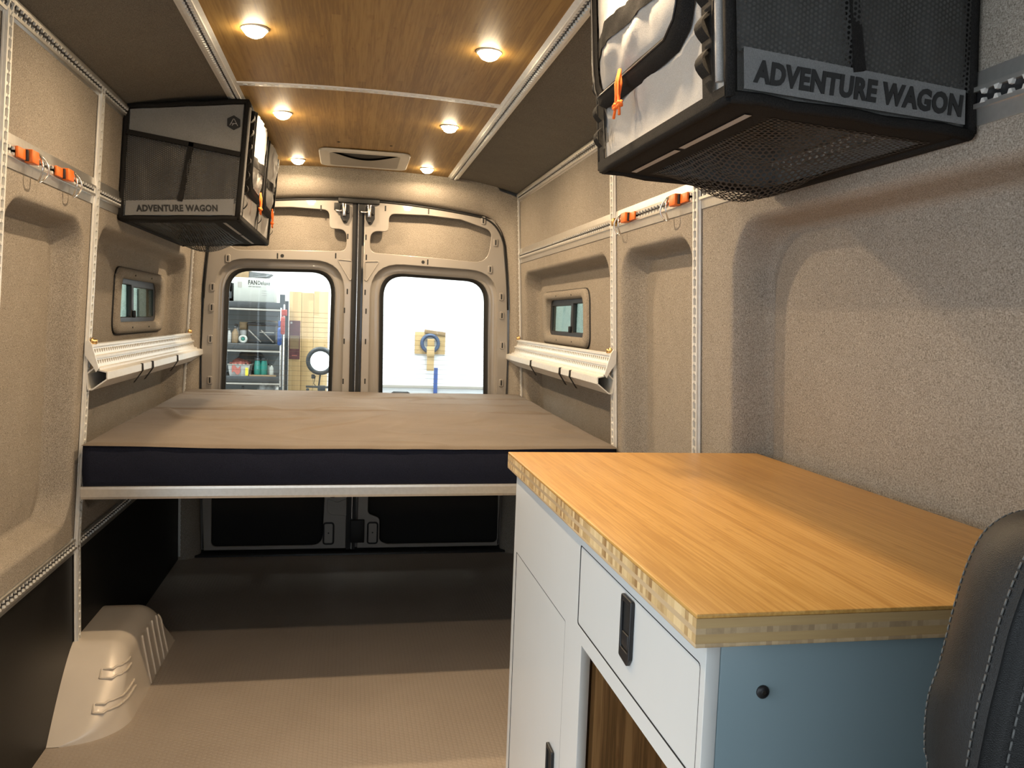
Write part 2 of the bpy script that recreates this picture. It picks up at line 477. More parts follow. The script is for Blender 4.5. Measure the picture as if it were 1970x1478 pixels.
# ------------------------------------------------------------------ dimensions
def hw(z): return 0.898 - 0.053 * max(0.0, z - 0.55)
YR = 4.42          # rear end of the side panels
ZT = 1.968         # top of side walls
XR = 0.472         # ceiling track
def ceil_z(x): return 2.030 + 0.015 * (1 - min(1.0, (x / XR) ** 2))

# ------------------------------------------------------------------ structure: floor
fl = struct(bx('floor', (-0.93, 0.93, -1.4, 4.62, -0.03, 0.0), 'floor'))

# ------------------------------------------------------------------ structure: side walls
def rsd(y, z, y0, y1, z0, z1, r):
    cy, cz = (y0 + y1) / 2, (z0 + z1) / 2
    qy = abs(y - cy) - (y1 - y0) / 2 + r; qz = abs(z - cz) - (z1 - z0) / 2 + r
    return math.hypot(max(qy, 0), max(qz, 0)) + min(max(qy, qz), 0) - r

def wpanel(parent, s, y0, y1, z0, z1, rec=None, hole=None, name='fabric_panel', mat='tweed', step=0.009):
    def fn(u, v):
        y = y0 + (y1 - y0) * u; z = z0 + (z1 - z0) * v
        x = hw(z)
        if rec:
            sd = rsd(y, z, *rec[:5])
            t = min(1.0, max(0.0, -sd / rec[6])); t = t * t * (3 - 2 * t)
            x += rec[5] * t
        return (s * x, y, z)
    if rec: nu, nv = max(2, int((y1 - y0) / step)), max(2, int((z1 - z0) / step))
    else: nu, nv = 2, 2
    sk = None
    if hole:
        def sk(u, v): return rsd(y0 + (y1 - y0) * u, z0 + (z1 - z0) * v, *hole) < 0
    b_ = MB(); b_.grid(fn, nu, nv, True, sk)
    return put(name, b_, mat, parent)

WIN = (3.44, 4.13, 1.228, 1.402, 0.05)
DEP = 0.082
for side, s in (('left', -1), ('right', 1)):
    w = sempty('wall_' + side)
    zl = 0.535
    wpanel(w, s, 2.08, 2.79, zl, 1.64, (2.115, 2.725, 0.62, 1.545, 0.11, DEP, 0.030))
    wpanel(w, s, 2.79, YR, zl, 1.64, (2.855, 4.33, 0.62, 1.548, 0.10, DEP, 0.030), (3.42, 4.15, 1.21, 1.42, 0.05))
    if s > 0: wpanel(w, s, 0.30, 2.08, zl, 1.64, (0.36, 1.885, 0.62, 1.552, 0.14, DEP + 0.012, 0.030))
    if s < 0: wpanel(w, s, 1.42, 2.08, zl, 1.64)
    ya = 0.30 if s > 0 else 1.42      # the sliding door in the left wall stands half open
    for a, b_ in ((ya, 2.08), (2.08, 2.79), (2.79, YR)):
        wpanel(w, s, a, b_, 1.64, ZT + 0.01)
    lb = MB(); lb.box(min(s * 0.899, s * 0.915), max(s * 0.899, s * 0.915), ya, 4.5, 0.0, zl + 0.005)
    put('lower_board', lb, 'abs', w)
    sk = MB()
    xa, xb = sorted((s * 1.0, s * 1.03))
    y5 = 0.25 if s > 0 else 1.41
    sk.box(xa, xb, y5, 4.62, -0.05, 1.20); sk.box(xa, xb, y5, 4.62, 1.43, 2.12)
    sk.box(xa, xb, y5, 3.40, 1.20, 1.43)
    if s < 0: sk.box(xa, -0.83, 0.25, 1.41, 1.90, 2.12); sk.box(xa, -0.86, 1.405, 1.42, -0.03, 1.95); sk.box(xa, xb, 4.17, 4.62, 1.20, 1.43)
    put('outer_skin', sk, 'paint', w)
    if side == 'right':
        pass

# ------------------------------------------------------------------ structure: ceiling
ce = sempty('ceiling')
def cpanel(y0, y1):
    b_ = MB()
    b_.grid(lambda u, v: (-XR + 2 * XR * u, y0 + (y1 - y0) * v, ceil_z(-XR + 2 * XR * u)), 24, 2)
    return put('bamboo_panel', b_, 'ceil', ce)
cpanel(-0.4, 2.89); cpanel(2.89, 4.43)
for s in (-1, 1):
    b_ = MB()
    b_.grid(lambda u, v: (s * (XR - 0.005 + (0.84 - XR) * u), -0.4 + 4.83 * v, 2.031 - (2.031 - ZT) * u ** 1.5), 8, 2)
    put('side_headliner', b_, 'head', ce)
bx('roof_skin', (-1.03, 1.03, -0.4, 4.62, 2.10, 2.12), 'paint', ce)

# ------------------------------------------------------------------ structure: rear trim (header and pillars)
def inner_pts():
    pts = []
    n = 26
    for i in range(n):      # left side going up
        z = 0.0 + (1.70 - 0.0) * i / (n - 1)
        x = -(0.80 + 0.016 * math.sin(min(1, z / 1.3) * math.pi / 1.25)) if z < 1.3 else -(0.8101 - 0.034 * ((z - 1.3) / 0.4) ** 1.5)
        pts.append((x, z))
    xl = pts[-1][0]
    # corner
    zc0 = 1.905 - 0.12 * 0.66 ** 2
    for k in range(1, 9):
        t = k / 9
        p0 = Vector((xl, 1.70)); p1 = Vector((xl + 0.03, 1.835)); p2 = Vector((-0.64, 1.905 - 0.12 * 0.64 ** 2))
        q = p0 * (1 - t) ** 2 + p1 * 2 * t * (1 - t) + p2 * t * t
        pts.append((q.x, q.y))
    m_ = 20
    for i in range(m_ + 1):
        x = -0.64 + 0.64 * i / m_
        pts.append((x, 1.905 - 0.12 * x * x))
    return pts
ip = inner_pts()
def outer_for(i, n):
    # left half: side panel edge, then ceiling edge
    x, z = ip[i]
    if i < 26:
        zz = z * (ZT - 0.03) / 1.70
        return (-hw(zz), 4.418, zz)
    if i < 34:
        t = (i - 25) / 9
        return (-(hw(1.938) - 0.12 * t), 4.418, 1.938 + 0.045 * t ** 0.6)
    t = (i - 34) / 20
    xx = -0.70 * (1 - t)
    return (xx, 4.418, (ceil_z(xx) if abs(xx) < XR else 2.031 - (2.031 - ZT) * ((abs(xx) - XR) / (0.84 - XR)) ** 1.5) + 0.002)
rows = []
for i in range(len(ip)):
    a = Vector(outer_for(i, len(ip))); b_ = Vector((ip[i][0], 4.485, ip[i][1]))
    nrm = Vector((0 - (a.x + b_.x) / 2 * 0.25, -0.6, -0.25 if i > 26 else 0)).normalized()
    row = []
    for k in range(9):
        t = k / 8
        p = a.lerp(b_, t) + nrm * 0.022 * math.sin(math.pi * t)
        row.append(p)
    row.append(b_ + Vector((0, 0.03, 0)))
    rows.append(row)
full = rows + [[Vector((-p.x, p.y, p.z)) for p in r] for r in rows[::-1][1:]]
hb = MB(); nn = len(full[0])
hb.add([p for r in full for p in r], [(i * nn + j, i * nn + j + 1, (i + 1) * nn + j + 1, (i + 1) * nn + j) for i in range(len(full) - 1) for j in range(nn - 1)], True)
wr = sempty('wall_rear')
put('header_trim', hb, 'tweed', wr)
sm = MB(); sm.tube([(0.80, 4.468, 1.745), (0.815, 4.44, 1.75), (0.828, 4.418, 1.757)], 0.0025, 6)
put('trim_seam', sm, 'rubber', wr)
# painted steel door surround behind the trim
b_ = MB()
b_.box(-0.95, 0.95, 4.56, 4.60, 1.93, 2.11); b_.box(-1.0, -0.80, 4.56, 4.6, -0.03, 1.95); b_.box(0.80, 1.0, 4.56, 4.6, -0.03, 1.95)
put('body_frame', b_, 'paint_in', wr)
bx('door_sill', (-0.84, 0.84, 4.45, 4.60, -0.03, 0.012), 'black', wr, 0.004)
sl = MB()
prev = None
ptsU = [(p[0] * 0.985, 4.492, p[1] - 0.012) for p in ip[20:]]
ptsU = ptsU + [(-p[0], p[1], p[2]) for p in ptsU[::-1][1:]]
sl.tube(ptsU, 0.005, 6)
put('door_seal', sl, 'rubber', wr)

# ------------------------------------------------------------------ structure: rear doors
YD = 4.50
def mir(pts, s): return [(s * x, z) for x, z in pts] if s > 0 else [(s * x, z) for x, z in pts][::-1]
def rear_door(n, s, slots, pads, dots):
    d = sempty('door_%d' % n)
    def M_(pts, off=0.0):   # points given for the right hand door
        return [(x, z) for x, z in pts] if s > 0 else [(-x - 0.045 if x < 0.3 and False else -x - 0.045 * max(0, 1 - x / 0.8), z) for x, z in pts][::-1]
    top = [(0.76 - 0.0 , 1.70), (0.745, 1.775), (0.70, 1.835), (0.60, 1.852), (0.45, 1.872), (0.3, 1.885), (0.15, 1.891), (0.008, 1.893)]
    outer = M_([(0.008, 0.025), (0.785, 0.025), (0.80, 0.5), (0.805, 1.1), (0.79, 1.45)] + top)
    win = M_(roundpoly([(0.050, 0.70), (0.752, 0.70), (0.735, 1.555), (0.045, 1.572)], [0.06, 0.06, 0.17, 0.17], 8))
    cut = M_(roundpoly([(0.040, 1.625), (0.36, 1.615), (0.675, 1.600), (0.695, 1.775), (0.52, 1.826), (0.34, 1.837), (0.136, 1.834), (0.136, 1.738), (0.040, 1.738)],
                       [0.04, 0, 0.085, 0.05, 0.0, 0, 0.035, 0.025, 0.045], 6))
    if s > 0:
        low = M_(roundpoly([(0.17, 0.045), (0.785, 0.045), (0.775, 0.60), (0.063, 0.60), (0.063, 0.215), (0.126, 0.19), (0.127, 0.06)], [0.05, 0.03, 0.06, 0.05, 0.025, 0.03, 0.04], 5))
    else:
        low = M_(roundpoly([(0.14, 0.045), (0.745, 0.045), (0.745, 0.60), (0.125, 0.60)], [0.06, 0.03, 0.06, 0.05], 5))
    plate('inner_frame', [outer, win, cut, low], 'xz', YD, 0.012, 'paint', d, 0.003)
    # stepped window surround behind the frame
    def loop3(pts, y): return [(x, y, z) for x, z in pts]
    wo = M_(roundpoly([(0.050, 0.70), (0.752, 0.70), (0.735, 1.555), (0.045, 1.572)], [0.06, 0.06, 0.17, 0.17], 8))
    wi = M_(roundpoly([(0.082, 0.74), (0.722, 0.74), (0.708, 1.530), (0.078, 1.546)], [0.05, 0.05, 0.15, 0.15], 8))
    wg = M_(roundpoly([(0.106, 0.78), (0.704, 0.78), (0.684, 1.510), (0.096, 1.525)], [0.05, 0.05, 0.12, 0.12], 8))
    wgi = M_(roundpoly([(0.127, 0.797), (0.684, 0.797), (0.665, 1.496), (0.117, 1.510)], [0.05, 0.05, 0.115, 0.115], 8))
    sr = MB(); k = len(wo)
    L = [loop3(wo, YD), loop3(wo, YD + 0.022), loop3(wi, YD + 0.030), loop3(wg, YD + 0.018), loop3(wg, YD + 0.045)]
    vs = [p for l in L for p in l]
    fs = [(j * k + i, j * k + (i + 1) % k, (j + 1) * k + (i + 1) % k, (j + 1) * k + i) for j in range(len(L) - 1) for i in range(k)]
    sr.add(vs, fs, True); me = sr.mesh('window_surround')
    put('window_surround', me, 'paint', d)
    gk = MB()
    L = [loop3(wg, YD + 0.014), loop3(wgi, YD + 0.018), loop3(wgi, YD + 0.042)]
    vs = [p for l in L for p in l]
    gk.add(vs, [(j * k + i, j * k + (i + 1) % k, (j + 1) * k + (i + 1) % k, (j + 1) * k + i) for j in range(2) for i in range(k)], True)
    put('window_gasket', gk, 'rubber', d)
    g = plate('window_pane', [wgi], 'xz', YD + 0.038, 0.004, 'glass', d)
    wires = MB()
    for i in range(20):
        z = 0.80 + i * 0.026
        if z > 1.32: break
        x0, x1 = 0.118, 0.687
        if s < 0: x0, x1 = -x1 - 0.005, -x0 - 0.04
        wires.box(x0, x1, YD + 0.034, YD + 0.0355, z - 0.0006, z + 0.0006)
    wo_ = put('defroster_wires', wires, 'wire', g); wo_['kind'] = 'stuff'
    # fabric insert in the upper cut-out, dark cavity in the lower one
    xa, xb = sorted((s * 0.02, s * 0.74))
    bx('fabric_insert', (xa, xb, YD + 0.050, YD + 0.056, 1.585, 1.86), 'tweed', d)
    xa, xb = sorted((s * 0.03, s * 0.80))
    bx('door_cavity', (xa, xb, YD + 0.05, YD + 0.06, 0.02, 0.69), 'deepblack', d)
    xa, xb = sorted((s * 0.0, s * 0.82))
    sk = MB(); sk.box(xa, xb, YD + 0.062, YD + 0.07, 0.0, 0.78); sk.box(xa, xb, YD + 0.062, YD + 0.07, 1.53, 1.95)
    xa, xb = sorted((s * 0.0, s * 0.11)); sk.box(xa, xb, YD + 0.062, YD + 0.07, 0.78, 1.53)
    xa, xb = sorted((s * 0.70, s * 0.82)); sk.box(xa, xb, YD + 0.062, YD + 0.07, 0.78, 1.53)
    put('outer_skin', sk, 'paint', d)
    # slots, pads, dots
    cap = MB(); cap.add([(x, 0, z) for x, z in roundpoly([(-0.0035, -0.0145), (0.0035, -0.0145), (0.0035, 0.0145), (-0.0035, 0.0145)], 0.003, 3)] , [tuple(range(16))])
    capm = cap.mesh('slot'); capm.materials.append(MT['rubber'])
    pm = plate_mesh('pad', [roundpoly([(-0.013, -0.022), (0.013, -0.022), (0.013, 0.022), (-0.013, 0.022)], 0.010, 4)], 0.008, 0.003)
    for v in pm.vertices: v.co = (v.co.x, -v.co.z, v.co.y)
    pm.materials.append(MT['paint'])
    for x, z in slots + pads:
        o = bpy.data.objects.new('slot', capm); COL.objects.link(o); o.parent = d
        o.location = (x, YD - (0.0115 if (x, z) in pads else 0.0067), z)
    for x, z in pads:
        o = bpy.data.objects.new('pad', pm); COL.objects.link(o); o.parent = d; o.location = (x, YD - 0.007, z)
    dm = MB(); dm.lathe([(0.0005, 0), (0.009, 0), (0.009, 0.001)], (0, 0, 0), 'y', 12, False); dmm = dm.mesh('bolt_hole'); dmm.materials.append(MT['rubber'])
    for x, z in dots:
        o = bpy.data.objects.new('bolt_hole', dmm); COL.objects.link(o); o.parent = d; o.location = (x, YD - 0.0075, z)
    # pressed triangular emboss beside the window corner
    tri = M_(roundpoly([(0.016, 1.575), (0.090, 1.580), (0.026, 1.472), (0.016, 1.480)], 0.006, 3)) if s > 0 else roundpoly([(-0.052, 1.575), (-0.052, 1.48), (-0.062, 1.472), (-0.128, 1.58)], 0.006, 3)
    tr = MB(); tr.tube([(x, YD - 0.0065, z) for x, z in tri], 0.003, 6, True)
    put('pressed_corner', tr, 'paint', d)
    # top latch bracket
    lx = 0.035 if s > 0 else -0.095
    la = put('latch_bracket', plate_mesh('latch_bracket', [roundpoly([(lx - 0.022, 1.865), (lx - 0.022, 1.80), (lx - 0.006, 1.77), (lx + 0.012, 1.77), (lx + 0.026, 1.80), (lx + 0.026, 1.865)], 0.006, 3)], 0.01, 0.002), 'black', d)
    for v in la.data.vertices: v.co = (v.co.x, YD - 0.013 - v.co.z, v.co.y)
    bx('latch_bolt', (lx - 0.012, lx + 0.006, YD - 0.034, YD - 0.016, 1.805, 1.872), 'steel', la, 0.003)
    bx('latch_catch', (lx - 0.055, lx - 0.022, YD - 0.028, YD - 0.008, 1.835, 1.872), 'rubber', la, 0.003)
    bx('latch_tongue', (lx - 0.048, lx - 0.014, YD - 0.030, YD - 0.022, 1.827, 1.837), 'steel', la, 0.002)
    for q in ((lx, 1.783), (lx + 0.016, 1.825)):
        m_ = MB(); m_.lathe([(0.0005, 0.004), (0.0085, 0.004), (0.008, -0.003), (0.0005, -0.004)], (q[0], YD - 0.020, q[1]), 'y', 12)
        put('latch_rivet', m_, 'rubber', la)
    # lower pocket emboss near the sill
    px = 0.090 if s > 0 else -0.145
    m_ = MB(); m_.tube([(x, YD - 0.006, z) for x, z in roundpoly([(px - 0.026, 0.05), (px + 0.026, 0.05), (px + 0.026, 0.165), (px - 0.026, 0.165)], 0.014, 4)], 0.005, 6, True)
    put('pressed_pocket', m_, 'black', d)
    m_ = MB(); m_.lathe([(0.0005, 0), (0.004, 0), (0.004, 0.001)], (px, YD - 0.0075, 0.11), 'y', 10, False); put('bolt_hole', m_, 'rubber', d)
    return d
d1 = rear_door(1, -1, [(-0.217, 1.842), (-0.077, 1.702), (-0.073, 1.413), (-0.086, 1.313), (-0.084, 1.149), (-0.085, 0.935), (-0.433, 1.582), (-0.137, 1.598)],
          [(-0.679, 1.557), (-0.753, 1.407), (-0.756, 1.302), (-0.761, 1.139), (-0.762, 0.926)], [(-0.409, 1.584)])
d2 = rear_door(2, 1, [(0.116, 1.86), (0.345, 1.858), (0.018, 1.703), (0.022, 1.598), (0.020, 1.413), (0.027, 1.313), (0.028, 1.151), (0.03, 0.938), (0.348, 1.589)],
          [(0.643, 1.827), (0.715, 1.713), (0.69, 1.566), (0.758, 1.42), (0.764, 1.317), (0.772, 1.153), (0.774, 0.945)], [(0.323, 1.588)])
# left door: lock cover near the bed
m_ = plate('lock_cover', [roundpoly([(-0.155, 0.215), (-0.052, 0.205), (-0.052, 0.30), (-0.10, 0.28), (-0.155, 0.30)], [0.04, 0.004, 0.004, 0.01, 0.01], 5)], 'xz', YD - 0.010, 0.008, 'paint_in', d1, 0.002)
m_ = plate('lock_hole', [roundpoly([(-0.145, 0.305), (-0.115, 0.305), (-0.09, 0.36), (-0.12, 0.36)], 0.012, 4)], 'xz', YD - 0.010, 0.004, 'rubber', d1)
# centre seals between the doors
cs = MB()
cs.box(-0.052, -0.036, 4.488, 4.56, 0.02, 1.893); cs.box(-0.022, -0.004, 4.488, 4.56, 0.02, 1.893)
put('centre_seal', cs, 'rubber', d2)
bx('seal_channel', (-0.036, -0.022, 4.505, 4.55, 0.02, 1.893), 'black', d2)
bx('seal_bead', (-0.0245, -0.0215, 4.490, 4.51, 0.02, 1.893), 'steel', d2)
bx('lower_lock_block', (-0.03, 0.045, 4.47, 4.495, 0.06, 0.185), 'rubber', d2, 0.004)
bx('header_stop', (-0.13, 0.085, 4.475, 4.53, 1.875, 1.900), 'rubber', wr, 0.004)

# ------------------------------------------------------------------ structure: side windows
def side_window(n, s):
    w = sempty('window_%d' % n)
    xr = lambda z: hw(z) + DEP
    o = roundpoly([(3.375, 1.183), (4.205, 1.183), (4.205, 1.440), (3.375, 1.440)], 0.062, 8)
    i1 = roundpoly([(3.39, 1.197), (4.19, 1.197), (4.19, 1.426), (3.39, 1.426)], 0.055, 8)
    i2 = roundpoly([(WIN[0] - 0.012, WIN[2] - 0.010), (WIN[1] + 0.012, WIN[2] - 0.010), (WIN[1] + 0.012, WIN[3] + 0.010), (WIN[0] - 0.012, WIN[3] + 0.010)], 0.05, 8)
    i3 = roundpoly([(WIN[0], WIN[2]), (WIN[1], WIN[2]), (WIN[1], WIN[3]), (WIN[0], WIN[3])], 0.045, 8)
    m_ = MB(); k = len(o)
    L = [[(s * (xr(z) + 0.004), y, z) for y, z in o], [(s * (xr(z) - 0.012), y, z) for y, z in o], [(s * (xr(z) - 0.018), y, z) for y, z in i1],
         [(s * (xr(z) - 0.017), y, z) for y, z in i2], [(s * (xr(z) - 0.008), y, z) for y, z in i3], [(s * 0.975, y, z) for y, z in i3]]
    m_.add([p for l in L for p in l], [(j * k + i, j * k + (i + 1) % k, (j + 1) * k + (i + 1) % k, (j + 1) * k + i) for j in range(len(L) - 1) for i in range(k)], True)
    put('window_bezel', m_, 'tweed', w)
    # shadow gap line around the bezel
    m_ = MB(); m_.tube([(s * (xr(z) - 0.001), y, z) for y, z in o], 0.0045, 6, True); put('bezel_gap', m_, 'rubber', w)
    fo = roundpoly([(WIN[0] - 0.01, WIN[2] - 0.01), (WIN[1] + 0.01, WIN[2] - 0.01), (WIN[1] + 0.01, WIN[3] + 0.01), (WIN[0] - 0.01, WIN[3] + 0.01)], 0.03, 6)
    ym = 3.72
    fa = roundpoly([(WIN[0] + 0.018, WIN[2] + 0.02), (ym - 0.018, WIN[2] + 0.02), (ym - 0.018, WIN[3] - 0.022), (WIN[0] + 0.018, WIN[3] - 0.022)], 0.008, 3)
    fb = roundpoly([(ym + 0.018, WIN[2] + 0.02), (WIN[1] - 0.03, WIN[2] + 0.02), (WIN[1] - 0.03, WIN[3] - 0.03), (ym + 0.018, WIN[3] - 0.03)], 0.008, 3)
    plate('slider_frame', [fo, fa, fb], 'yz', s * 0.962, 0.022, 'black', w, 0.003)
    plate('window_pane', [fa], 'yz', s * 0.966, 0.003, 'darkglass', w)
    plate('window_pane', [fb], 'yz', s * 0.957, 0.003, 'darkglass', w)
    xa, xb = sorted((s * 0.938, s * 0.951))
    bx('slider_latch', (xa, xb, ym - 0.008, ym + 0.008, 1.245, 1.275), 'black', w, 0.003)
    for y, z in ((3.62, 1.206), (3.90, 1.206), (3.62, 1.417), (3.90, 1.417)):
        m2 = MB(); m2.lathe([(0.0004, -0.001), (0.0035, -0.001), (0.0035, 0.002)], (s * (xr(z) - 0.018), y, z), 'x', 8, False); put('bezel_screw', m2, 'rubber', w)
side_window(1, -1); side_window(2, 1)

# ------------------------------------------------------------------ cab ahead of the living space (mostly behind the camera)
cabw = sempty('wall_front')
for s in (-1, 1):
    xa, xb = sorted((s * 0.92, s * 0.96))
    bx('cab_door_card', (xa, xb, -1.2, 0.30, 0.0, 1.02), 'black', cabw)
    xa, xb = sorted((s * 0.905, s * 0.96))
    bx('cab_pillar', (xa, xb, 0.18, 0.30, 0.0, 2.0), 'head', cabw)
bx('front_light_block', (-0.85, 0.85, -0.8, -0.15, 1.66, 2.03), 'head', cabw, 0.03)  # unseen box added to keep front daylight off bag and upper wall
bx('dashboard', (-0.92, 0.92, -1.4, -0.95, 0.0, 0.98), 'black', cabw, 0.05)

# ------------------------------------------------------------------ slotted cargo tracks
def track_parts(parent, p0, p1, nrm, width, pitch=0.0254, mat='alu', h=0.005, groove='black'):
    p0 = Vector(p0); p1 = Vector(p1); w2 = width / 2
    prof = [(-w2, 0), (-w2, h * 0.6), (-0.0155, h), (-0.0155, h + 0.006), (-0.0085, h + 0.006), (-0.0085, h - 0.001), (0.0085, h - 0.001), (0.0085, h + 0.006), (0.0155, h + 0.006), (0.0155, h), (w2, h * 0.6), (w2, 0)]
    b_ = MB(); b_.sweep(prof, p0, p1, nrm)
    put('extrusion', b_, mat, parent)
    t = (p1 - p0); L = t.length; t.normalize(); n_ = Vector(nrm); n_ = (n_ - t * n_.dot(t)).normalized(); sd = t.cross(n_)
    gr = MB()
    a = p0 + n_ * (h + 0.0003); c = p1 + n_ * (h + 0.0003)
    gr.add([a + sd * 0.0082, a - sd * 0.0082, c - sd * 0.0082, c + sd * 0.0082], [(0, 1, 2, 3)])
    put('groove', gr, groove, parent)
    lp = MB(); k = int(L / pitch)
    for i in range(k):
        q = p0 + t * (i + 0.5) * pitch + n_ * (h + 0.004)
        for e in (-1, 1):
            cc = q + sd * e * 0.0062
            vs = []
            for dt, ds, dn in ((-0.0055, 0.0035, 0), (0.0055, 0.0035, 0), (0.0025, -0.0035, 0), (-0.0025, -0.0035, 0)):
                vs.append(cc + t * dt + sd * e * ds - n_ * 0.003)
            for dt, ds, dn in ((-0.0055, 0.0035, 0), (0.0055, 0.0035, 0), (0.0022, -0.003, 0), (-0.0022, -0.003, 0)):
                vs.append(cc + t * dt * 0.9 + sd * e * ds + n_ * 0.0026)
            lp.hexa(vs)
    o = put('track_lips', lp, 'alu_white', parent); o['kind'] = 'stuff'

def track(label, p0, p1, nrm, width, **kw):
    o = thing('cargo_track', label, 'cargo track', p0, 'slotted aluminium cargo tracks')
    track_parts(o, p0, p1, nrm, width, **kw)
    return o

for s, sn in ((-1, 'left'), (1, 'right')):
    for y, wh in ((2.08, 'nearest the camera'), (2.79, 'at the front edge of the bed'), (4.42, 'beside the rear doors')):
        o = thing('cargo_track', 'upright slotted aluminium track on the %s wall %s' % (sn, wh), 'cargo track', (s * hw(0.5), y, 0.2), 'slotted aluminium cargo tracks')
        z0 = 0.215 if (s < 0 and y == 2.79) else 0.02
        if y > 4: z0 = 0.02
        xo = 0.002
        track_parts(o, (s * (hw(ZT) - xo), y, ZT), (s * (hw(0.55) - xo), y, 0.55), (-s, 0, -0.05), 0.036 if y < 4 else 0.026, mat='alu_white', groove='ventgrey')
        track_parts(o, (s * (hw(0.55) - xo), y, 0.55), (s * (hw(0.5) - xo), y, z0), (-s, 0, 0), 0.036 if y < 4 else 0.026, mat='alu_white', groove='ventgrey')
    y9 = 0.32 if s > 0 else 1.44
    ysegs = ((y9, 2.06), (2.10, 2.77), (2.81, 4.405))
    names = ('ahead of the nearest upright', 'between the two front uprights', 'above the side window')
    for (a, b_), nm in zip(ysegs, names):
        track('slotted aluminium track halfway up the %s wall %s' % (sn, nm), (s * hw(1.64), a, 1.64), (s * hw(1.64), b_, 1.64), (-s, 0, -0.05), 0.078, pitch=0.0254)
    track('slotted aluminium track along the top of the %s wall' % sn, (s * (hw(1.95) - 0.004), y9, 1.950), (s * (hw(1.95) - 0.004), 4.405, 1.950), (-s, 0, -0.35), 0.045)
    track('slotted aluminium track along the %s edge of the bamboo ceiling' % sn, (s * 0.462, -0.3, 2.031), (s * 0.462, 4.415, 2.031), (-s * 0.12, 0, -1), 0.056, mat='alu_white', pitch=0.02)
track('slotted track between tweed panel and black board low on left wall', (-0.899, 1.44, 0.537), (-0.899, 4.405, 0.537), (1, 0, 0.15), 0.055)
# arched cross rail
o = thing('cargo_track', 'slim aluminium rail arching across the bamboo ceiling', 'cargo track', (0, 2.89, 2.0), 'slotted aluminium cargo tracks')
b_ = MB()
def arcrail(w2, h0, h1):
    n_ = 20; vs = []; fs = []
    for i in range(n_ + 1):
        x = -0.435 + 0.87 * i / n_; z = ceil_z(x) + 0.001
        vs += [(x, 2.89 - w2, z - h0), (x, 2.89 + w2, z - h0), (x, 2.89 + w2, z - h1), (x, 2.89 - w2, z - h1)]
    for i in range(n_):
        for k in range(4):
            fs.append((i * 4 + k, i * 4 + (k + 1) % 4, i * 4 + 4 + (k + 1) % 4, i * 4 + 4 + k))
    b_.add(vs, fs)
arcrail(0.017, 0.0, 0.006)
put('extrusion', b_, 'alu_white', o)
b_ = MB()
for i in range(34):
    x = -0.41 + 0.82 * i / 33
    b_.box(x - 0.006, x + 0.006, 2.885, 2.895, ceil_z(x) - 0.0075, ceil_z(x) - 0.004)
q = put('track_lips', b_, 'alu', o); q['kind'] = 'stuff'

# ------------------------------------------------------------------ ceiling puck lights
def puck(x, y, label, k=1.0):
    z = ceil_z(x)
    o = thing('puck_light', label, 'ceiling light', (x, y, z), 'warm recessed ceiling lights')
    b_ = MB(); b_.lathe([(0.031, -0.001), (0.034, -0.004), (0.037, -0.002), (0.037, 0.002)], (x, y, z), 'z', 28, True, True); put('trim_ring', b_, 'alu_white', o)
    b_ = MB(); b_.lathe([(0.0005, -0.024), (0.012, -0.0225), (0.022, -0.0175), (0.029, -0.009), (0.0315, 0.001)], (x, y, z), 'z', 28)
    put('lens', b_, 'puck', o)
    ld = bpy.data.lights.new('puck_lamp', 'AREA'); ld.shape = 'DISK'; ld.size = 0.035; ld.energy = PUCK_W * k; ld.color = PUCK_C; ld.spread = math.radians(172)
    lo = bpy.data.objects.new('puck_lamp', ld); COL.objects.link(lo); lo.parent = o; lo.location = (0, 0, -0.026)
for y, nm in ((1.41, 'just ahead of the camera'), (2.353, 'in the front bamboo panel'), (3.29, 'just behind the arched ceiling rail'), (4.245, 'beside the roof vent')):
    puck(-0.323, y, 'glowing warm puck light on the left of the ceiling ' + nm, {1.41: 0.7, 4.245: 0.85}.get(y, 1.0))
    puck(0.309, y, 'glowing warm puck light on the right of the ceiling ' + nm, {1.41: 0.7, 4.245: 0.85}.get(y, 1.0))

# ------------------------------------------------------------------ roof vent
o = thing('roof_vent', 'white plastic air vent in the ceiling near the rear doors', 'air vent', (0, 4.1, 2.04))
vo_ = roundpoly([(-0.213, 3.90), (0.204, 3.90), (0.206, 4.31), (-0.215, 4.31)], 0.05, 6)
vi_ = roundpoly([(-0.163, 3.945), (0.156, 3.945), (0.158, 4.275), (-0.166, 4.275)], 0.03, 6)
me = plate_mesh('vent_frame', [vo_, vi_], 0.012, 0.004)
for v in me.vertices: v.co.z = 2.0355 - v.co.z
put('vent_frame', me, 'vent', o)
b_ = MB()
b_.grid(lambda u, v: (-0.17 + 0.335 * u, 3.945 + 0.16 * math.sin(math.pi * u) ** 1.3 + (4.28 - 3.945 - 0.16 * math.sin(math.pi * u) ** 1.3) * v, 2.0315), 24, 6)
put('vent_blade', b_, 'ventgrey', o)
b_ = MB(); b_.grid(lambda u, v: (-0.175 + 0.345 * u, 3.93 + 0.36 * v, 2.0395), 4, 4); put('vent_duct', b_, 'rubber', o)
for x in (-0.122, 0.106):
    s_ = MB(); s_.lathe([(0.0005, -0.002), (0.006, -0.0015), (0.007, 0.001)], (x, 3.775, ceil_z(x)), 'z', 12)
    tag(put('ceiling_screw', s_, 'rubber'), 'small dark screw in the bamboo ceiling %s of the two before the vent' % ('left' if x < 0 else 'right'), 'screw', 'ceiling screws')

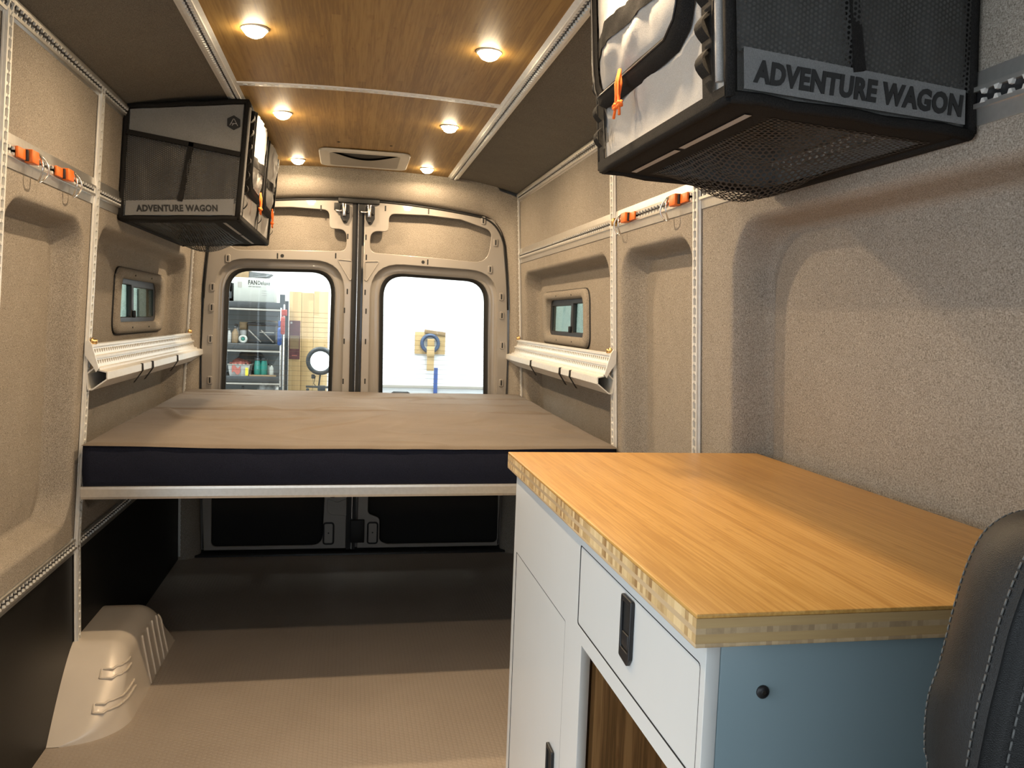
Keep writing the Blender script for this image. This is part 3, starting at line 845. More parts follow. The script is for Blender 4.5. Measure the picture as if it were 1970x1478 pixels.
# ------------------------------------------------------------------ bed support rails on the walls
def wall_bracket(s, ztop, label, straps):
    o = thing('bed_rail', label, 'bed rail', (s * hw(ztop), 2.78, ztop - 0.1), 'folded aluminium bed rails')
    y0, y1 = 2.775, 4.50
    dk = 1.0 if ztop > 1.0 else 0.32      # the lower pair is a slimmer section
    def X(d): return s * (hw(ztop) - d * dk)
    def shell(pts, name, mat, t=0.004):
        # open polyline (d, z) given a thickness and extruded along y
        b_ = MB()
        for i in range(len(pts) - 1):
            (d0, z0), (d1, z1) = pts[i], pts[i + 1]
            n_ = Vector((-(z1 - z0), d1 - d0)); n_.normalize(); n_ *= t / 2
            q = [(d0 + n_.x, z0 + n_.y), (d1 + n_.x, z1 + n_.y), (d1 - n_.x, z1 - n_.y), (d0 - n_.x, z0 - n_.y)]
            b_.hexa([(X(d), y0, z) for d, z in q] + [(X(d), y1, z) for d, z in q])
        return put(name, b_, mat, o)
    zt = ztop
    shell([(0.016, zt), (0.036, zt - 0.075), (0.066, zt - 0.082), (0.066, zt - 0.104), (0.022, zt - 0.138), (0.010, zt - 0.138), (0.008, zt - 0.088), (0.030, zt - 0.068)], 'channel', 'alu_white')
    # perforated face: two raised ribs with rows of slots
    rb = MB()
    for f in (0.0, 0.48, 0.97):
        d = 0.016 + 0.020 * f; z = zt - 0.075 * f
        rb.hexa([(X(d + a), y0, z + c) for a, c in ((0, 0.006), (0.010, 0.004), (0.010, -0.004), (0, -0.006))] + [(X(d + a), y1, z + c) for a, c in ((0, 0.006), (0.010, 0.004), (0.010, -0.004), (0, -0.006))])
    put('rib', rb, 'alu_white', o)
    hl = MB(); k = int((y1 - y0 - 0.06) / 0.0254)
    for f in (0.24, 0.70):
        d = 0.016 + 0.020 * f + 0.0035; z = zt - 0.075 * f
        for i in range(k):
            y = y0 + 0.03 + i * 0.0254
            hl.box(min(X(d), X(d - 0.003)), max(X(d), X(d - 0.003)), y - 0.004, y + 0.004, z - 0.006, z + 0.006)
    q = put('slot_row', hl, 'ventgrey', o); q['kind'] = 'stuff'
    # end plate and brass bolts
    if ztop > 1.0:
     ep = MB(); pr = [(0.004, zt + 0.012), (0.014, zt + 0.018), (0.024, zt + 0.004), (0.044, zt - 0.070), (0.036, zt - 0.082), (0.028, zt - 0.066), (0.004, zt - 0.03)]
     n_ = len(pr)
     ep.add([(X(d), y0 - 0.008, z) for d, z in pr] + [(X(d), y0, z) for d, z in pr], [tuple(range(n_)), tuple(range(n_, 2 * n_))] + [(i, (i + 1) % n_, (i + 1) % n_ + n_, i + n_) for i in range(n_)])
     put('end_plate', ep, 'alu_white', o)
    for y in ((2.80, 4.40) if ztop > 1.0 else ()):
        b_ = MB(); b_.lathe([(0.0005, 0.016), (0.007, 0.015), (0.009, 0.010), (0.009, 0.004), (0.013, 0.004), (0.013, 0.0), (0.008, -0.004)], (0, 0, 0), 'x', 12)
        bo = put('bolt', b_, 'brass', o); bo.scale = (-s, 1, 1); bo.location = (X(0.016) - o.location.x, y - o.location.y, zt + 0.012 - o.location.z)
        bo.matrix_parent_inverse = Matrix.Identity(4)
    for y, w_ in straps:
        b_ = MB()
        path = [(0.040, zt - 0.076), (0.069, zt - 0.080), (0.0705, zt - 0.105), (0.055, zt - 0.128), (0.040, zt - 0.150)]
        for (d0, z0), (d1, z1) in zip(path[:-1], path[1:]):
            b_.hexa([(X(d), y - w_, z) for d, z in ((d0, z0), (d1, z1), (d1 - 0.002, z1 - 0.001), (d0 - 0.002, z0 - 0.001))] + [(X(d), y + w_, z) for d, z in ((d0, z0), (d1, z1), (d1 - 0.002, z1 - 0.001), (d0 - 0.002, z0 - 0.001))])
        put('strap', b_, 'web', o)
    return o
wall_bracket(-1, 1.165, 'pale aluminium bed rail under the left side window', ((3.22, 0.010), (3.38, 0.014), (3.85, 0.013)))
wall_bracket(1, 1.185, 'pale aluminium bed rail under the right side window', ((3.14, 0.011), (3.30, 0.014), (3.86, 0.014)))
wall_bracket(-1, 0.815, 'aluminium bed rail carrying the left side of the bed', ())
wall_bracket(1, 0.825, 'aluminium bed rail carrying the right side of the bed', ())

# ------------------------------------------------------------------ bed
o = thing('bed_platform', 'aluminium framed platform carrying the mattress cushions', 'bed frame', (0, 3.6, 0.68))
b_ = MB(); b_.sweep([(-0.0195, 0.0), (-0.0195, 0.020), (-0.012, 0.022), (0.012, 0.022), (0.0195, 0.020), (0.0195, 0.0)], (-0.862, 2.745, 0.710), (0.866, 2.745, 0.719), (0, -1, 0))
put('front_beam', b_, 'alu', o)
bx('deck', (-0.855, 0.855, 2.75, 4.44, 0.712, 0.7275), 'black', o)
for y in (3.3, 3.8, 4.35):
    bx('cross_beam', (-0.86, 0.86, y - 0.02, y + 0.02, 0.675, 0.7115), 'black', o)

def cushion(y0, y1, zt, label, seed, sag=0.0):
    o = thing('mattress_cushion', label, 'cushion', (0, (y0 + y1) / 2, 0.729), 'cushions of the bed mattress')
    x0, x1 = -0.858, 0.866
    def side(u, v):
        pass
    b_ = MB()
    # navy side band, slightly creased
    loop = []
    n_x, n_y = 70, 24
    for i in range(n_x): loop.append((x0 + (x1 - x0) * i / n_x, y0, 'f'))
    for i in range(n_y): loop.append((x1, y0 + (y1 - y0) * i / n_y, 'r'))
    for i in range(n_x): loop.append((x1 - (x1 - x0) * i / n_x, y1, 'b'))
    for i in range(n_y): loop.append((x0, y1 - (y1 - y0) * i / n_y, 'l'))
    k = len(loop); nz = 8; vs = []
    def top_edge(x, y):
        return zt + 0.020 * (y - 2.735) / 1.7 + 0.004 * fbm(x * 2.2, y * 2, 0.3) - sag * math.sin(math.pi * max(0, min(1, (x - x0) / (x1 - x0)))) * max(0.0, 1 - (y - 2.735) / 0.9)
    for j in range(nz + 1):
        for x, y, sd_ in loop:
            t = j / nz; ze = top_edge(x, y)
            z = 0.729 + (ze - 0.729) * t
            w_ = (0.007 * mnoise.noise(Vector((x * 9 + z * 10 + seed, z * 4 + y * 9, seed))) * (0.4 + 0.6 * max(0, x)) + 0.008 * math.sin(math.pi * t))
            dx = {'r': 1, 'l': -1}.get(sd_, 0) * w_ * 0.4; dy = {'f': -1 if y0 < 2.8 else 0, 'b': 0}.get(sd_, 0) * w_
            vs.append((x + dx, y + dy, z))
    fs = [(j * k + i, j * k + (i + 1) % k, (j + 1) * k + (i + 1) % k, (j + 1) * k + i) for j in range(nz) for i in range(k)]
    b_.add(vs, fs, True); b_.add(vs[:k], [tuple(range(k))])
    put('side_band', b_, 'navy', o)
    t_ = MB()
    def top(u, v):
        x = x0 - 0.003 + (x1 - x0 + 0.006) * u; ys = 0.009 if y0 < 2.8 else 0.0005
        y = y0 - ys + (y1 - y0 + ys + 0.0005) * v
        ex = min(u, 1 - u) * (x1 - x0); ey = v * (y1 - y0) if y0 < 2.8 else 1.0   # only the outer edges roll over
        if y0 > 4.1: ey = (1 - v) * (y1 - y0)
        seam_ = min(v if y0 > 2.8 else 1.0, (1 - v) if y0 < 4.1 else 1.0) * (y1 - y0)
        e = min(ex, ey)
        roll = min(1.0, e / 0.03); roll = math.sqrt(max(0.0, 1 - (1 - roll) ** 2))
        zz = top_edge(x, y) + 0.0005 + 0.009 * roll
        inn = min(1.0, e / 0.10)
        wr_ = 0.010 * mnoise.noise(Vector((x * 2.6 + seed, y * 3.2, seed))) + 0.0012 * fbm(x * 8, y * 8 + seed, 2.0)
        cr = abs(mnoise.noise(Vector((x * 3.2 + 1.5 * mnoise.noise(Vector((x * 1.3, y * 2.1, seed))), y * 3.6 + seed, 5.0)))); wr_ += 0.012 * max(0.0, 1 - cr * 9.0) * max(0.0, mnoise.noise(Vector((x * 1.7, y * 1.9, seed + 3))) + 0.45)
        zz += wr_ * inn * min(1.0, seam_ / 0.06) - 0.011 * max(0.0, 1 - seam_ / 0.035) ** 2
        return (x, y, zz)
    t_.grid(top, 150, max(30, int((y1 - y0) / 0.011)))
    put('fleece_top', t_, 'fleece', o)
cushion(2.735, 3.624, 0.858, 'front mattress cushion with taupe fleece top and navy front', 1.0, 0.006)
cushion(3.626, 4.172, 0.858, 'middle mattress cushion with wrinkled taupe fleece top', 4.0, 0.006)
cushion(4.174, 4.440, 0.858, 'rear mattress cushion against the back doors', 7.0, 0.006)

# ------------------------------------------------------------------ wheel arch cover
o = thing('wheel_arch', 'grey painted steel wheel arch with ribs on the floor by the left wall', 'wheel arch', (-0.80, 2.9, 0))
def arch_h(y):
    if y < 2.775: t = (y - 2.525) / 0.25; t = max(0, min(1, t)); return 0.222 * (1 - (1 - t) ** 1.35)
    if y < 3.08: return 0.222 - 0.0 * (y - 2.775)
    t = (y - 3.08) / 0.25; return 0.222 * (1 - t ** 2)
def arch_x(y):
    if y < 2.70: t = (y - 2.525) / 0.175; return -0.885 + 0.185 * math.sqrt(max(0, 1 - (1 - t) ** 2.2))
    return -0.700
def arch_pt(y, u, off=0.0):
    h = max(0.0005, arch_h(y)); xi = arch_x(y); xw = -0.8985
    r = min(0.065, h * 0.6, (xi - xw) * 0.5)
    xt = xi - 0.028 * h / 0.222
    l1 = max(0.001, (xt - r) - xw); l2 = r * math.pi / 2; l3 = max(0.0005, h - r); T = l1 + l2 + l3
    d = u * T
    if d < l1: return Vector((xw + d, y, h + off))
    if d < l1 + l2:
        a = (d - l1) / r
        return Vector((xt - r + (r + off) * math.sin(a), y, h - r + (r + off) * math.cos(a)))
    t = (d - l1 - l2) / l3
    return Vector((xt + (xi - xt) * t + off, y, (h - r) * (1 - t)))
b_ = MB(); b_.grid(lambda u, v: tuple(arch_pt(2.526 + 0.803 * u, v)), 60, 36)
put('shell', b_, 'arch', o)
for y in (2.93, 3.0, 3.07, 3.135, 3.195):
    b_ = MB(); b_.tube([arch_pt(y, 0.52 + 0.47 * i / 16, 0.001) for i in range(17)], 0.0042, 6)
    put('rib', b_, 'arch', o)
def arch_path(zf):
    yf = min((abs(arch_h(2.526 + 0.25 * k / 400) - zf), 2.526 + 0.25 * k / 400) for k in range(401))[1]
    side = []
    for i in range(40):
        y = 2.60 + 0.17 * i / 39
        if arch_h(y) < zf + 0.010: continue
        best = min((abs(arch_pt(y, k / 120).z - zf), k) for k in range(30, 121))[1]
        side.append(arch_pt(y, best / 120, 0.0015))
    x1 = side[0].x
    front = [Vector((-0.790 + (x1 + 0.790) * k / 6, yf - 0.001, zf)) for k in range(6)]
    return front + side
for zf, cut in ((0.155, 0.0), (0.080, 0.0)):
    top_, bot_ = arch_path(zf + 0.010), arch_path(zf - 0.010)
    b_ = MB(); b_.tube(top_[::-1] + bot_, 0.0035, 6); put('rib', b_, 'arch', o)

# ------------------------------------------------------------------ track fittings with rings
def fitting(s, y, label):
    x = s * (hw(1.64) - 0.012); z = 1.64
    o = thing('track_fitting', label, 'track fitting', (x, y, z), 'orange ring fittings on the side tracks')
    def B(name, d0, d1, ya, yb, z0, z1, mat, bev=0.003):
        xa, xb = sorted((x - s * d0, x - s * d1)); return bx(name, (xa, xb, y + ya, y + yb, z + z0, z + z1), mat, o, bev)
    B('body', 0.0, 0.020, -0.022, 0.022, -0.016, 0.016, 'orange')
    B('foot', 0.0, 0.007, -0.075, -0.022, -0.013, 0.013, 'orange', 0.002)
    B('slider', 0.0, 0.012, -0.030, -0.022, -0.013, 0.013, 'black', 0.001)
    B('nose', 0.0, 0.012, 0.022, 0.040, -0.011, 0.011, 'orange', 0.002)
    b_ = MB(); b_.tube([(x - s * (0.010 + 0.016 * math.sin(a) ** 2), y + 0.046 + 0.021 * math.sin(a), z - 0.018 - 0.034 * math.cos(a) * 1.0) for a in [2 * math.pi * k / 24 for k in range(24)]], 0.0024, 8, True)
    put('ring', b_, 'steel', o)
fitting(-1, 2.215, 'orange ring fitting on the left wall track, nearer the camera')
fitting(-1, 2.475, 'orange ring fitting on the left wall track, further back')
fitting(1, 2.195, 'orange ring fitting on the right wall track, below the hanging bag')
fitting(1, 2.615, 'orange ring fitting on the right wall track, next to the bed upright')
o = bx('track_stop', (hw(1.64) - 0.026, hw(1.64) - 0.006, 2.735, 2.755, 1.627, 1.653), 'brass', None, 0.003)
tag(o, 'small brass stop at the end of the right wall track', 'track stop')

# ------------------------------------------------------------------ hanging storage bags
def bag(s, y0, y1, flaps, label, badge):
    o = thing('storage_bag', label, 'storage bag', (s * 0.64, (y0 + y1) / 2, 1.60), 'hanging mesh storage bags')
    IB = (0.452, 1.612); WB = (0.834, 1.590); IT = (0.422, 2.015); WT = (0.812, 1.965)
    def P(u, v):   # u 0 inner..1 wall, v 0 bottom..1 top
        xb = IB[0] + (WB[0] - IB[0]) * u; zb = IB[1] + (WB[1] - IB[1]) * u
        xt = IT[0] + (WT[0] - IT[0]) * u; zt = IT[1] + (WT[1] - IT[1]) * u
        return s * (xb + (xt - xb) * v), zb + (zt - zb) * v
    def F(u, v, y):
        x, z = P(u, v); return Vector((x, y, z))
    sgn = s
    # aisle side panel with soft creases
    def aisle(u, v, off=0.0):
        y = y0 + (y1 - y0) * u
        x, z = P(0.0, v)
        w_ = 0.008 * fbm(y * 5, z * 6, 3.0 * s) + 0.005 * fbm(y * 14 + z * 9, z * 12, 1.0)
        e = min(1.0, min(u, 1 - u, v, 1 - v) * 8)
        return Vector((x - sgn * (w_ * e + off), y, z))
    b_ = MB(); b_.grid(lambda u, v: tuple(aisle(u, v)), int((y1 - y0) * 60), 26); put('aisle_panel', b_, 'grey_cloth', o)
    # front / back
    for y, dy, nm in ((y0, -1, 'front'), (y1, 1, 'back')):
        def quad(pts, off, name, mat, bulge=0.0, nu=16, nv=12):
            a, b2, c, d = [F(u, v, y + dy * off) for u, v in pts]
            q = MB()
            def fn(u, v):
                p = a.lerp(b2, u).lerp(d.lerp(c, u), v)
                p.y += dy * bulge * math.sin(math.pi * u) ** 0.5 * math.sin(math.pi * v) ** 0.5 * (0.6 + 0.9 * fbm(p.x * 14, p.z * 3, 1.0)) if bulge else 0
                return tuple(p)
            q.grid(fn, nu, nv); return put(name, q, mat, o)
        quad([(0, 0), (1, 0), (1, 1), (0, 1)], -0.012, nm + '_liner', 'liner')
        if nm == 'front':
            quad([(0.03, 0.565), (0.97, 0.79), (0.97, 0.975), (0.03, 0.975)], 0.001, 'upper_panel', 'panel_cloth')
            quad([(0.02, 0.15), (0.98, 0.15), (0.98, 0.76), (0.02, 0.535)], 0.006, 'net_pocket', 'net_xz', 0.012, 30, 20)
            quad([(0.04, 0.025), (0.955, 0.025), (0.955, 0.155), (0.04, 0.165)], 0.010, 'label_band', 'band_cloth')
            # pocket hem and centre strap
            q = MB()
            for (u0, v0, u1, v1, wd) in ((0.02, 0.545, 0.98, 0.77, 0.008), (0.50, 0.15, 0.44, 0.655, 0.008)):
                a = F(u0, v0, y - 0.016); c = F(u1, v1, y - 0.016); t = (c - a).normalized(); n2 = Vector((-t.z, 0, t.x)) * wd
                q.hexa([a + n2, a - n2, a - n2 + Vector((0, 0.012, 0)), a + n2 + Vector((0, 0.012, 0)), c + n2, c - n2, c - n2 + Vector((0, 0.012, 0)), c + n2 + Vector((0, 0.012, 0))])
            put('pocket_hem', q, 'web', o)
            # lettering on the band
            if s > 0:
                x0_, z0_ = P(0.075, 0.055); x1_, z1_ = P(0.935, 0.055)
            else:
                x0_, z0_ = P(0.86, 0.06); x1_, z1_ = P(0.17, 0.06)
            rot = math.atan2(z1_ - z0_, x1_ - x0_)
            text('lettering', 'ADVENTURE WAGON', 0.040 if s > 0 else 0.030, 'print', o, x0_, y - 0.0112, z0_, math.hypot(x1_ - x0_, z1_ - z0_), 0.0019 if s > 0 else 0.0011, rot)
            if badge:
                cx, cz = P(0.10, 0.82)
                hx = [(cx + 0.025 * math.cos(math.radians(30 + 60 * k)), cz + 0.025 * math.sin(math.radians(30 + 60 * k))) for k in range(6)]
                bd = plate('hexagon_badge', [hx], 'xz', y - 0.004, 0.003, 'print', o)
                ab = MB()
                for (xa, za, xb, zb) in ((-0.013, -0.010, -0.001, 0.013), (0.013, -0.010, 0.001, 0.013), (-0.009, -0.003, 0.009, -0.003), (-0.006, -0.010, 0.0, -0.003)):
                    ab.tube([(cx + xa, y - 0.0062, cz + za), (cx + xb, y - 0.0062, cz + zb)], 0.0012, 5)
                put('badge_mark', ab, 'printgrey', bd)
    # top panel
    b_ = MB(); b_.grid(lambda u, v: tuple(F(u, 1.0, y0 + (y1 - y0) * v)), 4, 4); put('top_panel', b_, 'web', o)
    b_ = MB(); b_.grid(lambda u, v: tuple(F(1.0, u, y0 + (y1 - y0) * v)), 4, 4); put('wall_panel', b_, 'liner', o)
    # bottom: black border, net middle that sags
    b_ = MB()
    def bot(u, v):
        p = F(u, 0.0, y0 + (y1 - y0) * v); return (p.x, p.y, p.z - 0.002)
    b_.grid(bot, 20, 24, False, lambda u, v: 0.26 < u < 0.93 and 0.12 < v < 0.92); put('bottom_border', b_, 'web', o)
    b_ = MB()
    def net(u, v):
        uu = 0.24 + 0.71 * u; vv = 0.10 + 0.84 * v
        p = F(uu, 0.0, y0 + (y1 - y0) * vv)
        sg = 0.055 * math.sin(math.pi * min(1, u * 1.02)) * math.sin(math.pi * v ** 1.9) + 0.006 * math.sin(math.pi * u) * math.sin(v * 40 + 3 * u) * math.sin(math.pi * v)
        return (p.x, p.y, p.z - 0.003 - sg)
    b_.grid(net, 30, 40); put('bottom_net', b_, 'net_xy', o)
    b_ = MB()
    for va, vb in ((0.10, 0.52), (0.55, 0.94)):
        b_.grid(lambda u, v: tuple(F(0.135 + 0.030 * u, 0.0, y0 + (y1 - y0) * (va + (vb - va) * v)) + Vector((0, 0, -0.004))), 1, 4)
    put('bottom_strap', b_, 'grey_cloth', o)
    # bound edges
    e = MB()
    cr = [(0, 0), (1, 0), (1, 1), (0, 1)]
    for k in range(4):
        a, c = cr[k], cr[(k + 1) % 4]
        for y in (y0, y1):
            e.tube([F(a[0] + (c[0] - a[0]) * t / 8, a[1] + (c[1] - a[1]) * t / 8, y) + Vector((0, 0, 0.002 * math.sin(t * 2.1))) for t in range(9)], 0.009, 6)
        e.tube([F(a[0], a[1], y0 + (y1 - y0) * t / 10) for t in range(11)], 0.009, 6)
    put('edge_binding', e, 'web', o)
    # grey piping beside the front upright edge, loops of webbing along it
    pp = MB(); pp.tube([F(0, 0.06 + 0.9 * t / 8, y0 + 0.020) + Vector((-s * 0.006, 0, 0)) for t in range(9)], 0.0065, 6); put('edge_piping', pp, 'grey_cloth', o)
    def webstrip(ya, yb, name):
        q = MB(); q.grid(lambda u, v: tuple(F(0, 0.03 + 0.95 * v, ya + (yb - ya) * u) + Vector((-s * 0.008, 0, 0))), 1, 12); st = put(name, q, 'web', o)
        for k in range(7):
            v0 = 0.10 + k * 0.125
            q = MB()
            q.grid(lambda u, v: tuple(F(0, v0 + 0.095 * v, ya + (yb - ya) * (0.12 + 0.76 * u)) + Vector((-s * (0.010 + 0.012 * math.sin(math.pi * v)), 0, 0))), 2, 6)
            put('web_loop', q, 'web', st)
    webstrip(y0 + 0.040, y0 + 0.075, 'webbing')
    webstrip(y1 - 0.040, y1 - 0.008, 'webbing')
    if len(flaps) > 1:
        ymid = (flaps[0][1] + flaps[1][0]) / 2; webstrip(ymid - 0.016, ymid + 0.016, 'webbing')
    # flat black band under the aisle panel
    q = MB(); q.grid(lambda u, v: tuple(F(0, 0.0 + 0.035 * v, y0 + (y1 - y0) * u) + Vector((-s * 0.009, 0, 0))), 6, 1); put('bottom_band', q, 'web', o)
    # zipped flaps
    for ya, yb in flaps:
        za, zb = 1.742, 2.0
        def X(z): 
            t = (z - IB[1]) / (IT[1] - IB[1]); return IB[0] + (IT[0] - IB[0]) * t
        fp = thing_part = None
        def flapf(u, v):
            # rounded lower corners by squeezing the lower rows
            r = 0.075
            z = za + (zb - za) * v
            ins = 0.0
            if z - za < r: ins = r - math.sqrt(max(0, r * r - (r - (z - za)) ** 2))
            y = ya + ins * 0.8 + (yb - ya - ins * (0.8 + 0.35)) * u if True else 0
            e_ = min(u, 1 - u) * 4; e_ = min(1, e_) * min(1, v * 5)
            bul = 0.020 * math.sqrt(max(0, e_)) + (0.010 * fbm(y * 9, z * 8, 2.0 + s) + 0.007 * abs(fbm(y * 8 + z * 18, z * 5, 9.0))) * e_
            return (s * (X(z) - 0.008 - bul), y, z)
        q = MB(); q.grid(flapf, 36, 26); fl_ = put('zip_flap', q, 'grey_cloth', o)
        # zipper band around the lower U
        outl = [flapf(0, 1 - k / 14) for k in range(14)] + [flapf(k / 16, 0.0) for k in range(17)] + [flapf(1, k / 14) for k in range(1, 15)]
        zp = MB(); n_ = len(outl); cy = (ya + yb) / 2; cz = zb
        vs = []
        for p in outl:
            d = Vector((0, p[1] - cy, p[2] - cz)); d.normalize(); d2 = Vector((0, d.y * 0.9, d.z))
            wd = 0.017
            pv = Vector(p)
            vs += [pv - d2 * 0.012 + Vector((-s * 0.010, 0, 0)), pv + d2 * 0.004 + Vector((-s * 0.016, 0, 0)), pv + d2 * wd + Vector((-s * 0.010, 0, 0)), pv + d2 * (wd + 0.006) + Vector((s * 0.006, 0, 0))]
        zp.add(vs, [(i * 4 + j, i * 4 + j + 1, i * 4 + j + 5, i * 4 + j + 4) for i in range(n_ - 1) for j in range(3)], True)
        put('zipper', zp, 'web', o)
        zt_ = MB(); zt_.tube([Vector(p) + Vector((-s * 0.017, 0, -0.001)) for p in outl], 0.0022, 5); put('zipper_teeth', zt_, 'black', o)
        st = MB()
        def strapf(u, v):
            x, y, z = flapf(0.01 + 0.98 * u, 0.28 + 0.14 * v + 0.0 * u)
            return (x - s * 0.003, y, z)
        st.grid(strapf, 30, 3); put('flap_strap', st, 'web', fl_)
        # orange pull cord with two knotted tails
        yc = ya + (yb - ya) * 0.56; zc = za + 0.002
        xk = s * (X(zc) - 0.035)
        c_ = MB()
        loop = lambda k, dy: (xk - s * 0.003 * math.sin(k), yc + dy + 0.006 * math.sin(k), zc - 0.022 + 0.026 * math.cos(k))
        for dy in (-0.004, 0.005):
            c_.tube([(xk, yc + dy * 0.3, zc + 0.004), (xk - s * 0.004, yc + dy * 1.6, zc - 0.02), (xk - s * 0.003, yc + dy * 1.2, zc - 0.04), (xk, yc + dy * 2.2 + 0.003, zc - 0.058), (xk, yc + dy * 3.6 + 0.006, zc - 0.078)], 0.0026, 8)
            c_.tube([(xk, yc + dy * 0.5, zc + 0.004), (xk + s * 0.002, yc - dy * 1.2, zc - 0.022), (xk, yc + dy * 0.6, zc - 0.05)], 0.0026, 8)
            kn = Vector((xk, yc + dy * 2.2 + 0.003, zc - 0.058))
            c_.tube([kn + Vector((0.004 * math.cos(a), 0.0055 * math.sin(a), 0.003 * math.sin(2 * a))) for a in [2 * math.pi * k / 10 for k in range(10)]], 0.0032, 8, True)
            c_.tube([kn + Vector((0.003 * math.sin(a), 0.004 * math.cos(a) , 0.0045 * math.sin(a))) for a in [2 * math.pi * k / 10 for k in range(10)]], 0.0032, 8, True)
        put('pull_cord', c_, 'cord', o)
    # printed strokes low on the aisle side
    q = MB()
    for yy, zz, hh in ((y1 - 0.075, 1.640, 0.055), (y1 - 0.09, 1.648, 0.03), (y1 - 0.10, 1.648, 0.018)):
        q.grid(lambda u, v: (s * (IB[0] - 0.016 - 0.10 * (zz + hh * v - IB[1])), yy + 0.008 * u * (1 - v * 0.5), zz + hh * v), 1, 2)
    put('printed_mark', q, 'print', o)
    return o
bag(1, 1.095, 1.690, [(1.215, 1.655)], 'large grey and black mesh storage bag hanging on the right wall above the counter', False)
bag(-1, 3.060, 4.130, [(3.150, 3.560), (3.640, 4.060)], 'grey and black mesh storage bag hanging on the left wall beside the ceiling lights', True)

# ------------------------------------------------------------------ countertop
o = thing('countertop', 'thick laminated bamboo countertop on the grey cabinet', 'countertop', (0.6, 1.3, 0.953))
zz = 0.9535
for i, (t, mt_) in enumerate(((0.0050, 'ply_end'), (0.0100, 'ply_cross'), (0.0065, 'ply_end'), (0.0105, 'ply_cross'), (0.0050, 'ply_long'))):
    b_ = MB(); b_.box(0.304, 0.922, 0.790, 1.842, zz, zz + t)
    put('bamboo_ply', b_, mt_, o, 0.0012 if i in (0, 4) else 0.0)
    zz += t

# ------------------------------------------------------------------ cabinet
o = thing('cabinet', 'light grey galley cabinet with drawer and open cubby under the bamboo counter', 'cabinet', (0.6, 1.3, 0.0))
XA = 0.331
outer = [(0.802, 0.0), (1.826, 0.0), (1.826, 0.953), (0.802, 0.953)]
drw = roundpoly([(0.815, 0.792), (1.292, 0.792), (1.292, 0.926), (0.815, 0.926)], 0.006, 3)
opn = [(0.845, 0.08), (1.262, 0.08), (1.262, 0.766), (0.845, 0.766)]
dor = roundpoly([(1.365, 0.07), (1.800, 0.07), (1.800, 0.769), (1.365, 0.769)], 0.003, 2)
plate('face_frame', [outer, drw, opn, dor], 'yz', XA, 0.016, 'cabinet', o, 0.0004)
def shrink(lp, d):
    cy = sum(p[0] for p in lp) / len(lp); cz = sum(p[1] for p in lp) / len(lp)
    hy = max(abs(p[0] - cy) for p in lp); hz = max(abs(p[1] - cz) for p in lp)
    return [(cy + (p[0] - cy) * (1 - d / hy), cz + (p[1] - cz) * (1 - d / hz)) for p in lp]
dr = plate('drawer', [shrink(drw, 0.0017)], 'yz', XA + 0.0012, 0.016, 'cabinet', o, 0.0004)
do = plate('door', [shrink(dor, 0.0016)], 'yz', XA + 0.0012, 0.016, 'cabinet', o, 0.0004)
bx('gap_backing', (XA + 0.0095, XA + 0.012, 0.808, 1.30, 0.772, 0.945), 'dark_gap', o)
bx('gap_backing', (XA + 0.0095, XA + 0.012, 1.32, 1.82, 0.03, 0.80), 'dark_gap', o)
plate('gap_line', [drw, shrink(drw, 0.0017)], 'yz', XA - 0.0072, 0.001, 'dark_gap', dr)
plate('gap_line', [dor, shrink(dor, 0.0016)], 'yz', XA - 0.0072, 0.001, 'dark_gap', do)
def pocket(yc, z0, z1, parent):
    hp = [(yc - 0.021, z0 + 0.012), (yc - 0.012, z0), (yc + 0.021, z0 + 0.004), (yc + 0.021, z1), (yc - 0.021, z1)]
    h = plate('pull_handle', [roundpoly(hp, 0.004, 3), roundpoly([(yc - 0.015, z0 + 0.018), (yc + 0.015, z0 + 0.018), (yc + 0.015, z1 - 0.008), (yc - 0.015, z1 - 0.008)], 0.003, 2)], 'yz', XA - 0.010, 0.006, 'black', parent, 0.0015)
    bx('handle_recess', (XA - 0.0095, XA - 0.0085, yc - 0.018, yc + 0.018, z0 + 0.012, z1 - 0.005), 'rubber', h)
    bx('handle_paddle', (XA - 0.0125, XA - 0.009, yc - 0.013, yc + 0.013, z0 + 0.022, z0 + 0.042), 'black', h, 0.002)
pocket(1.048, 0.828, 0.920, dr)
pocket(1.425, 0.415, 0.508, do)
# end panel with screw, back, far end
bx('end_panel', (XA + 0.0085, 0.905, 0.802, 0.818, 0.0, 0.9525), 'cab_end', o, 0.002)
m_ = MB(); m_.lathe([(0.0005, -0.003), (0.005, -0.003), (0.0075, -0.001), (0.0075, 0.001)], (0.391, 0.801, 0.897), 'y', 16)
sc_ = put('screw', m_, 'black', o)
m_ = MB(); m_.lathe([(0.0004, -0.0036), (0.0028, -0.0036), (0.0028, -0.003)], (0.391, 0.801, 0.897), 'y', 6, False); put('screw_socket', m_, 'steel', sc_)
bx('far_panel', (XA + 0.0085, 0.905, 1.812, 1.826, 0.0, 0.9525), 'cabinet', o)
bx('back_panel', (0.890, 0.905, 0.818, 1.812, 0.0, 0.9525), 'cabinet', o)
bx('divider', (XA + 0.013, 0.885, 1.264, 1.28, 0.0, 0.765), 'cubby', o)
bx('cubby_back', (0.62, 0.632, 0.82, 1.264, 0.0, 0.765), 'cubby', o)
bx('cubby_floor', (XA + 0.013, 0.62, 0.82, 1.264, 0.06, 0.078), 'cubby', o)
bx('cubby_top', (XA + 0.013, 0.885, 0.82, 1.30, 0.7665, 0.7715), 'cabinet', o)

